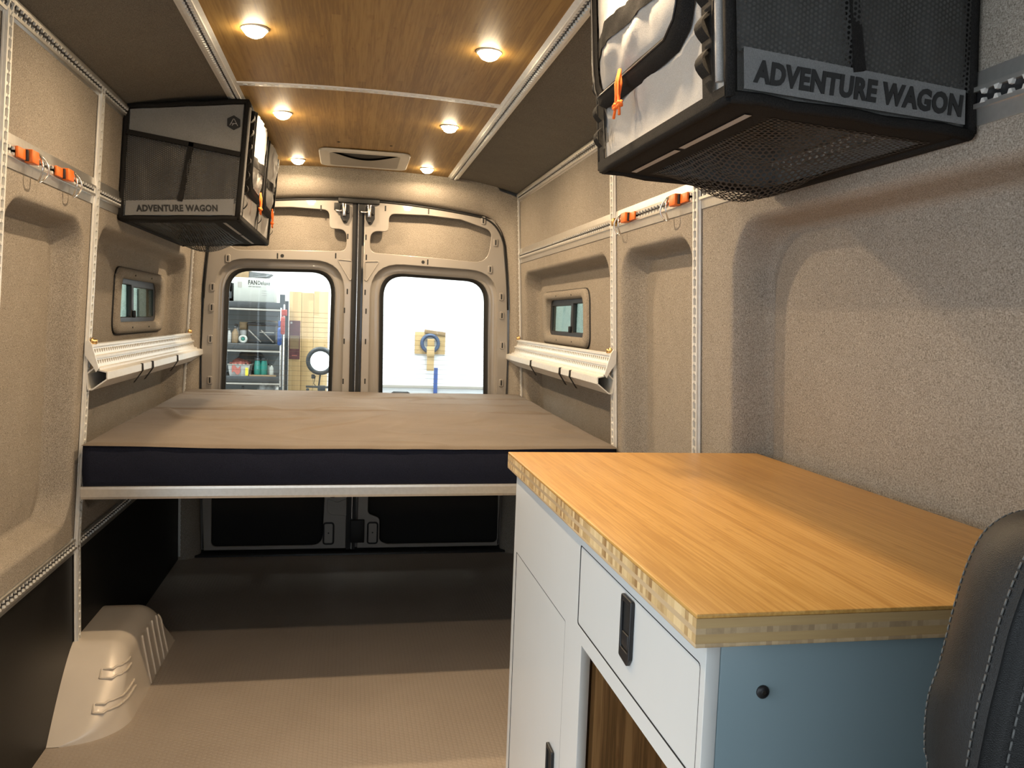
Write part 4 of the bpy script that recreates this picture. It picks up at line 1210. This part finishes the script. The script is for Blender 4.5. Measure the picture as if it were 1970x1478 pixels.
# ------------------------------------------------------------------ seat
o = thing('vehicle_seat', 'black leather vehicle seat back with grey stitching at the counter end', 'seat', (0.66, 0.45, 0.0))
rear = [(0.452, 0.46), (0.440, 0.70), (0.436, 0.86), (0.437, 0.92), (0.433, 0.933), (0.430, 0.956), (0.431, 0.984), (0.439, 1.011), (0.448, 1.056), (0.455, 1.087), (0.463, 1.110), (0.474, 1.128), (0.491, 1.139), (0.511, 1.144), (0.56, 1.150), (0.64, 1.152)]
seam = [(0.40, 0.46), (0.405, 0.70), (0.408, 0.86), (0.412, 0.95), (0.414, 0.972), (0.417, 0.995), (0.420, 1.015), (0.424, 1.035), (0.430, 1.068), (0.436, 1.090), (0.442, 1.108), (0.449, 1.125), (0.462, 1.146), (0.485, 1.158), (0.54, 1.166), (0.64, 1.168)]
def resample(pl_, n_):
    out = []; m2 = len(pl_) - 1
    for i in range(n_ + 1):
        t = i / n_ * m2; k = min(int(t), m2 - 1); f_ = t - k
        p0 = pl_[max(k - 1, 0)]; p1 = pl_[k]; p2 = pl_[k + 1]; p3 = pl_[min(k + 2, m2)]
        def cr(a, b2, c, d): return 0.5 * (2 * b2 + (c - a) * f_ + (2 * a - 5 * b2 + 4 * c - d) * f_ ** 2 + (3 * b2 - a - 3 * c + d) * f_ ** 3)
        out.append(tuple(cr(p0[j], p1[j], p2[j], p3[j]) for j in range(2)))
    return out
NS = 60
rr = [Vector((x, 0.60, z)) for x, z in resample(rear, NS)]
ss = [Vector((x, 0.52, z)) for x, z in resample(seam, NS)]
s2 = [p + Vector((0.014, -0.004, -0.006)) for p in ss]
def mirx(p): return Vector((1.28 - p.x, p.y, p.z))
def ruled(A, B, nrm, bul, name, mat, k=8, both=True):
    q = MB()
    for mm in ((lambda p: p), mirx):
        vs = []
        for a, b2 in zip(A, B):
            for j in range(k + 1):
                t = j / k; p = a.lerp(b2, t) + Vector(nrm) * bul * math.sin(math.pi * t)
                vs.append(mm(p))
        q.add(vs, [(i * (k + 1) + j, i * (k + 1) + j + 1, (i + 1) * (k + 1) + j + 1, (i + 1) * (k + 1) + j) for i in range(len(A) - 1) for j in range(k)], True)
    return put(name, q, mat, o)
ruled(rr, ss, (-1, 0, 0.25), 0.012, 'side_bolster', 'leather')
ruled(ss, s2, (0, 1, 0), 0.006, 'seam_groove', 'leather', 4)
cf = [Vector((0.64, 0.500, p.z - 0.004)) for p in s2]
ruled(s2, cf, (0, -1, 0.1), 0.030, 'front_panel', 'leather', 12)
cb_ = [Vector((0.64, 0.625, p.z)) for p in rr]
ruled(rr, cb_, (0, 1, 0), 0.015, 'back_panel', 'leather', 8)
def stitches(A, off, name, ln=0.0055, gap=0.0075):
    q = MB(); acc = 0; prev = None; i = 0
    d = 0.0; pts = [p + Vector(off) for p in A if p.z > 0.8]
    seg_ = []
    for a, b2 in zip(pts[:-1], pts[1:]):
        L = (b2 - a).length; t = 0
        while d < L:
            p = a.lerp(b2, d / L); dirn = (b2 - a).normalized()
            seg_.append((p, p + dirn * ln)); d += gap
        d -= L
    for a, b2 in seg_: q.tube([a, b2], 0.0008, 5)
    w_ = put(name, q, 'stitch', o); w_['kind'] = 'stuff'
stitches([r.lerp(s_, 0.10) + Vector((-0.0045, 0, 0.001)) for r, s_ in zip(rr, ss)], (0, 0, 0), 'stitch_row', 0.0045, 0.0068)
stitches([r.lerp(s_, 0.90) + Vector((-0.0045, 0, 0.001)) for r, s_ in zip(rr, ss)], (0, 0, 0), 'stitch_row')
stitches([p + Vector((0.004, -0.0030, 0)) for p in s2], (0, 0, 0), 'stitch_row', 0.007, 0.0095)
bx('seat_cushion', (0.42, 0.87, 0.02, 0.56, 0.36, 0.50), 'leather', o, 0.05, 4)
bx('seat_base', (0.46, 0.86, 0.08, 0.50, 0.0, 0.36), 'black', o, 0.02)

# ------------------------------------------------------------------ garage outside the rear windows
ZG = -0.75
struct(bx('floor_garage', (-4.5, 4.5, -3.0, 8.8, ZG - 0.05, ZG), 'garage_floor'))
struct(bx('wall_garage_rear', (-4.5, 4.5, 8.6, 8.7, ZG, 3.6), 'garage_white'))
struct(bx('wall_garage_left', (-4.6, -4.5, 2.4, 8.7, ZG, 3.6), 'garage_white'))
struct(bx('wall_garage_right', (4.5, 4.6, 2.4, 8.7, ZG, 3.6), 'garage_white'))
struct(bx('ceiling_garage', (-4.6, 4.6, 2.4, 8.7, 3.6, 3.7), 'garage_white'))
struct(bx('trim_1', (-0.1, 4.5, 8.565, 8.60, 0.56, 0.585), 'ventgrey'))
def tube_lamp(x, y, label):
    o = thing('tube_lamp', label, 'ceiling lamp', (x, y, 3.5), 'garage ceiling tube lamps')
    bx('housing', (x - 0.10, x + 0.10, y - 0.6, y + 0.6, 3.53, 3.598), 'carton', o, 0.01)
    for d in (-0.05, 0.05):
        b_ = MB(); b_.tube([(x + d, y - 0.58, 3.505), (x + d, y + 0.58, 3.505)], 0.016, 10); put('tube', b_, 'tube', o)
    ld = bpy.data.lights.new('tube_light', 'AREA'); ld.shape = 'RECTANGLE'; ld.size = 0.2; ld.size_y = 1.2; ld.energy = GARAGE_W; ld.color = (0.97, 1.0, 0.98)
    lo = bpy.data.objects.new('tube_light', ld); COL.objects.link(lo); lo.parent = o; lo.location = (0, 0, -0.03)
for x, nx in ((-1.5, 'left'), (0.9, 'right')):
    for y, ny in ((6.3, 'behind the van'), (7.7, 'close to the back wall')):
        tube_lamp(x, y, 'twin tube lamp on the garage ceiling, %s one %s' % (nx, ny))

# shelving rack
YS0, YS1 = 7.75, 8.25
o = thing('storage_rack', 'black steel shelving rack seen through the left rear window', 'shelving rack', (-1.2, 8.0, ZG))
for x in (-1.86, -0.655):
    for y in (YS0 + 0.02, YS1 - 0.02):
        bx('post', (x - 0.022, x + 0.022, y - 0.018, y + 0.018, ZG, 1.45 if y < 8 else 1.40), 'rack', o)
SH = (1.375, 1.000, 0.705, 0.40, -0.1)
for z in SH:
    bx('shelf', (-1.84, -0.67, YS0, YS1, z - 0.055, z), 'rack', o, 0.004)
    bx('shelf_lip', (-1.84, -0.67, YS0 - 0.012, YS0 - 0.002, z - 0.075, z - 0.060), 'ventgrey', o)
bx('shade_sheet', (-1.84, -0.67, YS1 - 0.002, YS1 + 0.004, 0.0, 1.36), 'rack_shade', o)  # grey sheet stands in for the rack's shade on the wall behind
# top shelf boxes
o = thing('carton_box', 'white carton lettered FAN Deluxe on top of the shelving rack', 'box', (-0.9, 7.9, 1.375))
c = bx('carton', (-1.080, -0.730, 7.78, 8.10, 1.3755, 1.590), 'carton', o, 0.004)
text('lettering', 'FAN', 0.055, 'print', o, -0.955, 7.7793, 1.530, 0.075, 0.0012)
text('lettering', 'Deluxe', 0.050, 'print', o, -0.872, 7.7793, 1.530, 0.105)
text('small_print', 'with rain sensor', 0.014, 'print', o, -0.955, 7.7793, 1.508, 0.11)
for k in range(3):
    bx('small_print', (-0.835, -0.79, 7.7786, 7.7793, 1.475 - k * 0.02, 1.479 - k * 0.02), 'printgrey', o)
bx('printed_picture', (-1.045, -1.01, 7.7786, 7.7793, 1.50, 1.55), 'ventgrey', o)
o = thing('carton_box', 'open brown carton with grey flap on top of the white carton', 'box', (-1.0, 7.95, 1.59))
bx('carton', (-1.15, -0.96, 7.86, 8.1, 1.5905, 1.66), 'brown_carton', o, 0.003)
m_ = MB(); m_.hexa([(-0.965, 7.86, 1.592), (-0.80, 7.80, 1.600), (-0.76, 7.84, 1.632), (-0.965, 7.88, 1.65), (-0.965, 8.1, 1.592), (-0.80, 8.06, 1.600), (-0.76, 8.08, 1.632), (-0.965, 8.1, 1.65)])
put('flap', m_, 'rack', o)
o = thing('storage_crate', 'dark crate of bottles at the left end of the top shelf', 'crate', (-1.25, 7.9, 1.376))
b_ = MB(); b_.box(-1.42, -1.10, 7.8, 8.1, 1.3755, 1.40); b_.box(-1.42, -1.40, 7.8, 8.1, 1.3755, 1.54); b_.box(-1.12, -1.10, 7.8, 8.1, 1.3755, 1.54); b_.box(-1.42, -1.10, 7.8, 7.81, 1.46, 1.54); b_.box(-1.42, -1.10, 8.09, 8.1, 1.3755, 1.54)
put('body', b_, 'rack', o)
def bottle(x, y, z, r, h, mat, label, cat='bottle', capm='rack', group='containers on the shelving rack', neck=0.45):
    o = thing(cat.replace(' ', '_'), label, cat, (x, y, z), group)
    b_ = MB(); b_.lathe([(r * 0.9, 0.0005), (r, 0.006), (r, h * 0.62), (r * neck, h * 0.80), (r * neck, h * 0.88)], (x, y, z), 'z', 16); put('body', b_, mat, o)
    b_ = MB(); b_.lathe([(r * neck * 1.15, h * 0.86), (r * neck * 1.15, h), (0.001, h)], (x, y, z), 'z', 12); put('cap', b_, capm, o)
bottle(-1.185, 7.80, 1.3755, 0.022, 0.11, 'carton', 'small white bottle beside the white carton on the rack')
bottle(-1.150, 7.80, 1.3755, 0.020, 0.085, 'rack', 'short black bottle squeezed beside the white carton')
# second shelf
z = 1.0005
bottle(-1.165, 7.80, z, 0.035, 0.10, 'brown_carton', 'squat brown jar at the left of the second shelf', 'jar', neck=0.9)
bottle(-1.115, 7.80, z, 0.020, 0.13, 'clear', 'slim clear bottle on the second shelf', 'bottle')
bottle(-1.065, 7.80, z, 0.028, 0.15, 'bottle_brown', 'tall amber bottle on the second shelf', 'bottle')
bottle(-1.070, 7.90, z, 0.028, 0.17, 'clear', 'tall cloudy bottle behind the amber one', 'bottle')
o = thing('tape_roll', 'roll of tan tape standing on a spray can on the second shelf', 'tape roll', (-1.00, 7.9, z), 'containers on the shelving rack')
b_ = MB(); b_.lathe([(0.033, 0), (0.033, 0.11), (0.030, 0.115), (0.030, 0.12)], (-1.005, 7.9, z), 'z', 18); put('can', b_, 'clear', o)
b_ = MB(); b_.lathe([(0.020, 0.122), (0.037, 0.122), (0.037, 0.19), (0.020, 0.19)], (-1.005, 7.9, z), 'z', 20, True, True); put('tape', b_, 'brown_carton', o)
o = thing('tape_roll', 'round pale tape roll standing on edge on the second shelf', 'tape roll', (-1.00, 7.79, z), 'containers on the shelving rack')
b_ = MB(); b_.lathe([(0.018, 0), (0.038, 0), (0.038, 0.025), (0.018, 0.025)], (-0.995, 7.78, z + 0.038), 'y', 20, True, True); put('tape', b_, 'carton', o)
b_ = MB(); b_.lathe([(0.001, 0.004), (0.017, 0.004), (0.017, 0.02)], (-0.995, 7.78, z + 0.038), 'y', 16); put('core', b_, 'teal', o)
o = thing('tool_case', 'black tool case with folded brackets on the second shelf', 'tool case', (-0.82, 7.95, z))
bx('case', (-0.965, -0.715, 7.86, 8.15, z, z + 0.165), 'rack', o, 0.01)
bx('case_lid', (-0.968, -0.712, 7.85, 8.16, z + 0.1655, z + 0.185), 'black', o, 0.006)
for xa in (-0.955, -0.845):
    m_ = MB(); m_.tube([(xa, 7.84, z + 0.12), (xa + 0.02, 7.84, z + 0.10), (xa + 0.11, 7.83, z + 0.012)], 0.006, 6); put('bracket_arm', m_, 'ventgrey', o)
m_ = MB(); m_.tube([(-0.86, 7.835, z + 0.10), (-0.73, 7.835, z + 0.10)], 0.004, 6); put('bracket_bar', m_, 'ventgrey', o)
o = thing('paper_stack', 'curled sheet of tan paper lying on the tool case', 'paper', (-0.82, 7.95, z + 0.186))
b_ = MB(); b_.grid(lambda u, v: (-0.945 + 0.225 * u, 7.88 + 0.22 * v, z + 0.187 + 0.02 * math.sin(2.6 * u) + 0.003), 10, 2); b_.grid(lambda u, v: (-0.945 + 0.225 * u, 7.88 + 0.22 * v, z + 0.186 + 0.012 * math.sin(2.6 * u)), 10, 2); put('sheet', b_, 'brown_carton', o)
# third shelf
z = 0.7055
o = thing('plastic_tub', 'clear tub of salmon rags on the third shelf', 'tub', (-1.02, 7.85, z))
m_ = MB(); m_.hexa([(-1.105, 7.77, z), (-0.945, 7.77, z), (-0.93, 7.77 - 0.01, z + 0.10), (-1.12, 7.76, z + 0.10), (-1.105, 8.0, z), (-0.945, 8.0, z), (-0.93, 8.01, z + 0.10), (-1.12, 8.01, z + 0.10)])
put('tub', m_, 'clear', o)
b_ = MB(); b_.tube([(-1.122, 7.758, z + 0.101), (-0.928, 7.758, z + 0.101), (-0.928, 8.012, z + 0.101), (-1.122, 8.012, z + 0.101)], 0.005, 6, True); put('rim', b_, 'carton', o)
b_ = MB(); b_.grid(lambda u, v: (-1.11 + 0.17 * u, 7.775 + 0.22 * v, z + 0.10 + 0.035 * abs(fbm(u * 4, v * 4, 3)) + 0.04 * math.sin(math.pi * u) * math.sin(math.pi * v)), 20, 14); put('rags', b_, 'pink', o)
b_ = MB(); b_.grid(lambda u, v: (-1.085 + 0.075 * u, 7.7565 - 0.0045 * (1 - v), z + 0.025 + 0.06 * v + 0.015 * math.sin(7 * u)), 10, 5); put('rag_patch', b_, 'pink', o)
bx('label_tag', (-0.968, -0.943, 7.752, 7.757, z + 0.005, z + 0.075), 'yellow', o)
o = thing('cloth_bundle', 'dark bundle of straps piled behind the clear tub', 'bundle', (-0.98, 7.98, z))
b_ = MB()
def bund(u, v):
    a = 2 * math.pi * u; ph = math.pi * v; k = 1 + 0.25 * fbm(3 * math.cos(a), 3 * math.sin(a), 3 * v)
    return (-0.96 + 0.12 * k * math.sin(ph) * math.cos(a), 8.1 + 0.08 * k * math.sin(ph) * math.sin(a), z + 0.11 - 0.105 * k * math.cos(ph) * (1 if v > 0.5 else 1.0))
b_.grid(bund, 24, 14); put('bundle', b_, 'rack', o)
bottle(-0.868, 7.81, z, 0.031, 0.165, 'teal', 'teal spray can on the left of a pair on the third shelf', 'spray can', neck=0.8)
bottle(-0.812, 7.81, z, 0.031, 0.165, 'teal', 'teal spray can on the right of a pair on the third shelf', 'spray can', neck=0.8)
bottle(-0.745, 7.80, z, 0.018, 0.12, 'carton', 'white squeeze bottle beside the teal cans', 'bottle', neck=0.4)
bottle(-0.780, 7.86, z, 0.022, 0.11, 'clear', 'grey bottle just behind the teal cans', 'bottle', neck=0.5)
bx_o = tag(bx('plank_offcut', (-0.935, -0.70, 7.752, 7.775, z - 0.0, z + 0.014), 'brown_carton', None, 0.002), 'thin brown wood offcut lying along the third shelf', 'offcut')
# fourth shelf
z = 0.4005
o = thing('cloth_bundle', 'white crumpled plastic bag on the lowest visible shelf', 'plastic bag', (-0.78, 7.9, z))
b_ = MB()
def bund2(u, v):
    a = 2 * math.pi * u; ph = math.pi * v; k = 1 + 0.35 * fbm(3.5 * math.cos(a), 3.5 * math.sin(a), 4 * v + 9)
    return (-0.78 + 0.10 * k * math.sin(ph) * math.cos(a), 7.92 + 0.09 * k * math.sin(ph) * math.sin(a), z + 0.125 - 0.12 * math.cos(ph) * (k if v > 0.5 else 1.0))
b_.grid(bund2, 24, 14); put('bag', b_, 'clear', o)
bottle(-0.995, 7.82, z, 0.024, 0.21, 'carton', 'white bottle on the lowest visible shelf', 'bottle', neck=0.35)
bottle(-0.91, 7.82, z, 0.022, 0.18, 'ventgrey', 'grey bottle on the lowest visible shelf', 'bottle', neck=0.35)

# leaning boards
edges = (-0.632, -0.515, -0.400, -0.262)
for i, nm in enumerate(('left', 'middle', 'right')):
    o = bx('pine_board', (edges[i] + 0.001, edges[i + 1] - 0.001, 8.30, 8.345, ZG, 1.495 + (0.0, -0.006, 0.012)[i]), 'pine', None, 0.003)
    tag(o, '%s of three tall pine boards leaning on the garage wall' % nm, 'board', 'pine boards')
# poster on the boards
o = thing('poster', 'maroon printed poster on the left pine board', 'poster', (-0.57, 8.295, 0.9))
bx('sheet', (-0.628, -0.525, 8.294, 8.299, 0.842, 1.215), 'maroon', o)
bx('printed_photo', (-0.620, -0.533, 8.2925, 8.2938, 0.94, 1.07), 'bottle_brown', o)
bx('printed_stamp', (-0.618, -0.60, 8.2925, 8.2938, 1.185, 1.205), 'clear', o)
bx('printed_line', (-0.60, -0.55, 8.2925, 8.2938, 0.872, 0.880), 'pink', o)
# bar clamps hanging on the rack
def clamp(x, label, zt_, zb_, jaw, lenj):
    yo = -0.07 if jaw == 'red' else 0.0
    o = thing('bar_clamp', label, 'clamp', (x, 7.68 + yo, zb_), 'bar clamps hung at the rack end')
    bx('bar', (x - 0.007, x + 0.007, 7.676 + yo, 7.70 + yo, zb_, zt_), 'steel', o, 0.001)
    bx('head', (x - 0.024, x + 0.024, 7.665 + yo, 7.705 + yo, zt_ - lenj, zt_ - lenj + 0.055), jaw, o, 0.006)
    b_ = MB(); b_.lathe([(0.012, 0), (0.019, 0.01), (0.019, 0.14), (0.013, 0.16)], (x - 0.010, 7.672 + yo, zt_ - lenj - 0.165), 'z', 12); put('grip', b_, jaw, o)
clamp(-0.658, 'blue handled bar clamp hanging at the end of the shelving rack', 1.33, 0.62, 'blue', 0.17)
clamp(-0.626, 'red handled bar clamp hanging at the end of the shelving rack', 1.36, 0.40, 'red', 0.10)
# round work lamp on a stand
o = thing('work_lamp', 'round work lamp with dark rim on a stand outside the left rear window', 'work lamp', (-0.30, 7.3, ZG))
cx, cz = -0.295, 0.885
b_ = MB(); b_.lathe([(0.085, -0.03), (0.115, -0.03), (0.122, -0.01), (0.122, 0.03), (0.09, 0.05), (0.085, 0.02)], (cx, 7.3, cz), 'y', 36, True, True); put('rim', b_, 'rack', o)
b_ = MB(); b_.lathe([(0.001, -0.024), (0.06, -0.022), (0.098, -0.016), (0.098, 0.0)], (cx, 7.3, cz), 'y', 36); put('lens', b_, 'lampface', o)
b_ = MB(); b_.tube([(cx, 7.33, cz - 0.11), (cx - 0.015, 7.33, cz - 0.25)], 0.007, 8); b_.tube([(cx - 0.04, 7.33, cz - 0.13), (cx - 0.055, 7.33, cz - 0.20), (cx - 0.02, 7.33, cz - 0.235)], 0.003, 6); put('stem', b_, 'rack', o)
bx('switch_box', (cx - 0.075, cx - 0.045, 7.31, 7.34, cz - 0.155, cz - 0.120), 'rack', o, 0.004)
b_ = MB(); b_.tube([(cx - 0.12, 7.33, cz - 0.225), (cx + 0.16, 7.33, cz - 0.232)], 0.010, 8); put('cross_bar', b_, 'rack', o)
bx('clamp_head', (cx - 0.02, cx + 0.045, 7.30, 7.36, cz - 0.26, cz - 0.215), 'rack', o, 0.006)
b_ = MB(); b_.lathe([(0.001, -0.012), (0.012, -0.012), (0.014, 0.0), (0.012, 0.012), (0.001, 0.012)], (cx - 0.105, 7.33, cz - 0.252), 'y', 14); put('knob', b_, 'rack', o)
b_ = MB(); b_.tube([(cx + 0.01, 7.33, cz - 0.25), (cx + 0.01, 7.33, ZG + 0.3)], 0.014, 10)
put('post', b_, 'rack', o)
for a in (90, 210, 330):
    b_ = MB(); b_.tube([(cx + 0.01, 7.33, ZG + 0.45), (cx + 0.01 + 0.4 * math.cos(math.radians(a)), 7.33 + 0.4 * math.sin(math.radians(a)), ZG + 0.012)], 0.011, 8); put('leg', b_, 'rack', o)
# plywood with blue reel on the wall
o = thing('plywood_panel', 'small plywood panel fixed to the white garage wall', 'panel', (0.76, 8.58, 1.0))
bx('sheet', (0.612, 0.925, 8.578, 8.5995, 0.915, 1.142), 'plywood', o, 0.002)
o = bx('wood_strip', (-0.11, 0.11, -0.006, 0.006, -0.018, 0.018), 'brown_carton', None, 0.002); o.location = (0.815, 8.568, 1.140); o.rotation_euler = (0, math.radians(7), 0)
tag(o, 'brown wood strip tilted along the top of the plywood panel', 'strip')
o = thing('hose_reel', 'blue and grey round reel mounted on the plywood panel', 'reel', (0.765, 8.55, 1.03))
b_ = MB(); b_.lathe([(0.060, 0.0), (0.066, -0.03), (0.085, -0.045), (0.102, -0.03), (0.102, 0.0)], (0.766, 8.572, 1.027), 'y', 40, True, True); put('outer_ring', b_, 'reel_blue', o)
b_ = MB(); b_.lathe([(0.001, -0.004), (0.055, -0.010), (0.066, -0.028), (0.070, -0.02), (0.070, 0.0)], (0.766, 8.572, 1.027), 'y', 36); put('inner_disc', b_, 'clear', o)
o = thing('paper_tag', 'pale wooden paddle hanging in front of the blue reel', 'paddle', (0.77, 8.52, 0.9))
bx('upper_plate', (0.734, 0.806, 8.508, 8.516, 0.985, 1.075), 'plywood', o, 0.003)
bx('middle_plate', (0.728, 0.808, 8.498, 8.506, 0.895, 0.995), 'plywood', o, 0.003)
bx('lower_plate', (0.735, 0.808, 8.518, 8.526, 0.745, 0.935), 'plywood', o, 0.003)
o = tag(bx('tape_strip', (0.815, 0.855, 8.56, 8.566, 0.30, 0.775), 'blue', None, 0.002), 'vertical strip of blue masking tape on the white wall', 'tape')
# black carrying handle low in the right window
o = thing('cart_handle', 'black bent handle of a cart low outside the right rear window', 'cart', (0.40, 6.6, ZG))
b_ = MB(); b_.tube([(0.268, 6.6, ZG + 0.06), (0.268, 6.6, 0.63), (0.275, 6.6, 0.672), (0.297, 6.6, 0.690), (0.41, 6.6, 0.690), (0.432, 6.6, 0.672), (0.439, 6.6, 0.63), (0.439, 6.6, ZG + 0.06)], 0.009, 10)
put('handle_bar', b_, 'rack', o)
bx('deck', (0.22, 0.49, 6.6, 7.1, ZG + 0.06, ZG + 0.10), 'rack', o, 0.008)
for x in (0.25, 0.46):
    for y in (6.66, 7.04):
        b_ = MB(); b_.lathe([(0.012, -0.012), (0.029, -0.012), (0.029, 0.012), (0.012, 0.012)], (x, y, ZG + 0.03), 'x', 16); put('wheel', b_, 'rubber', o)
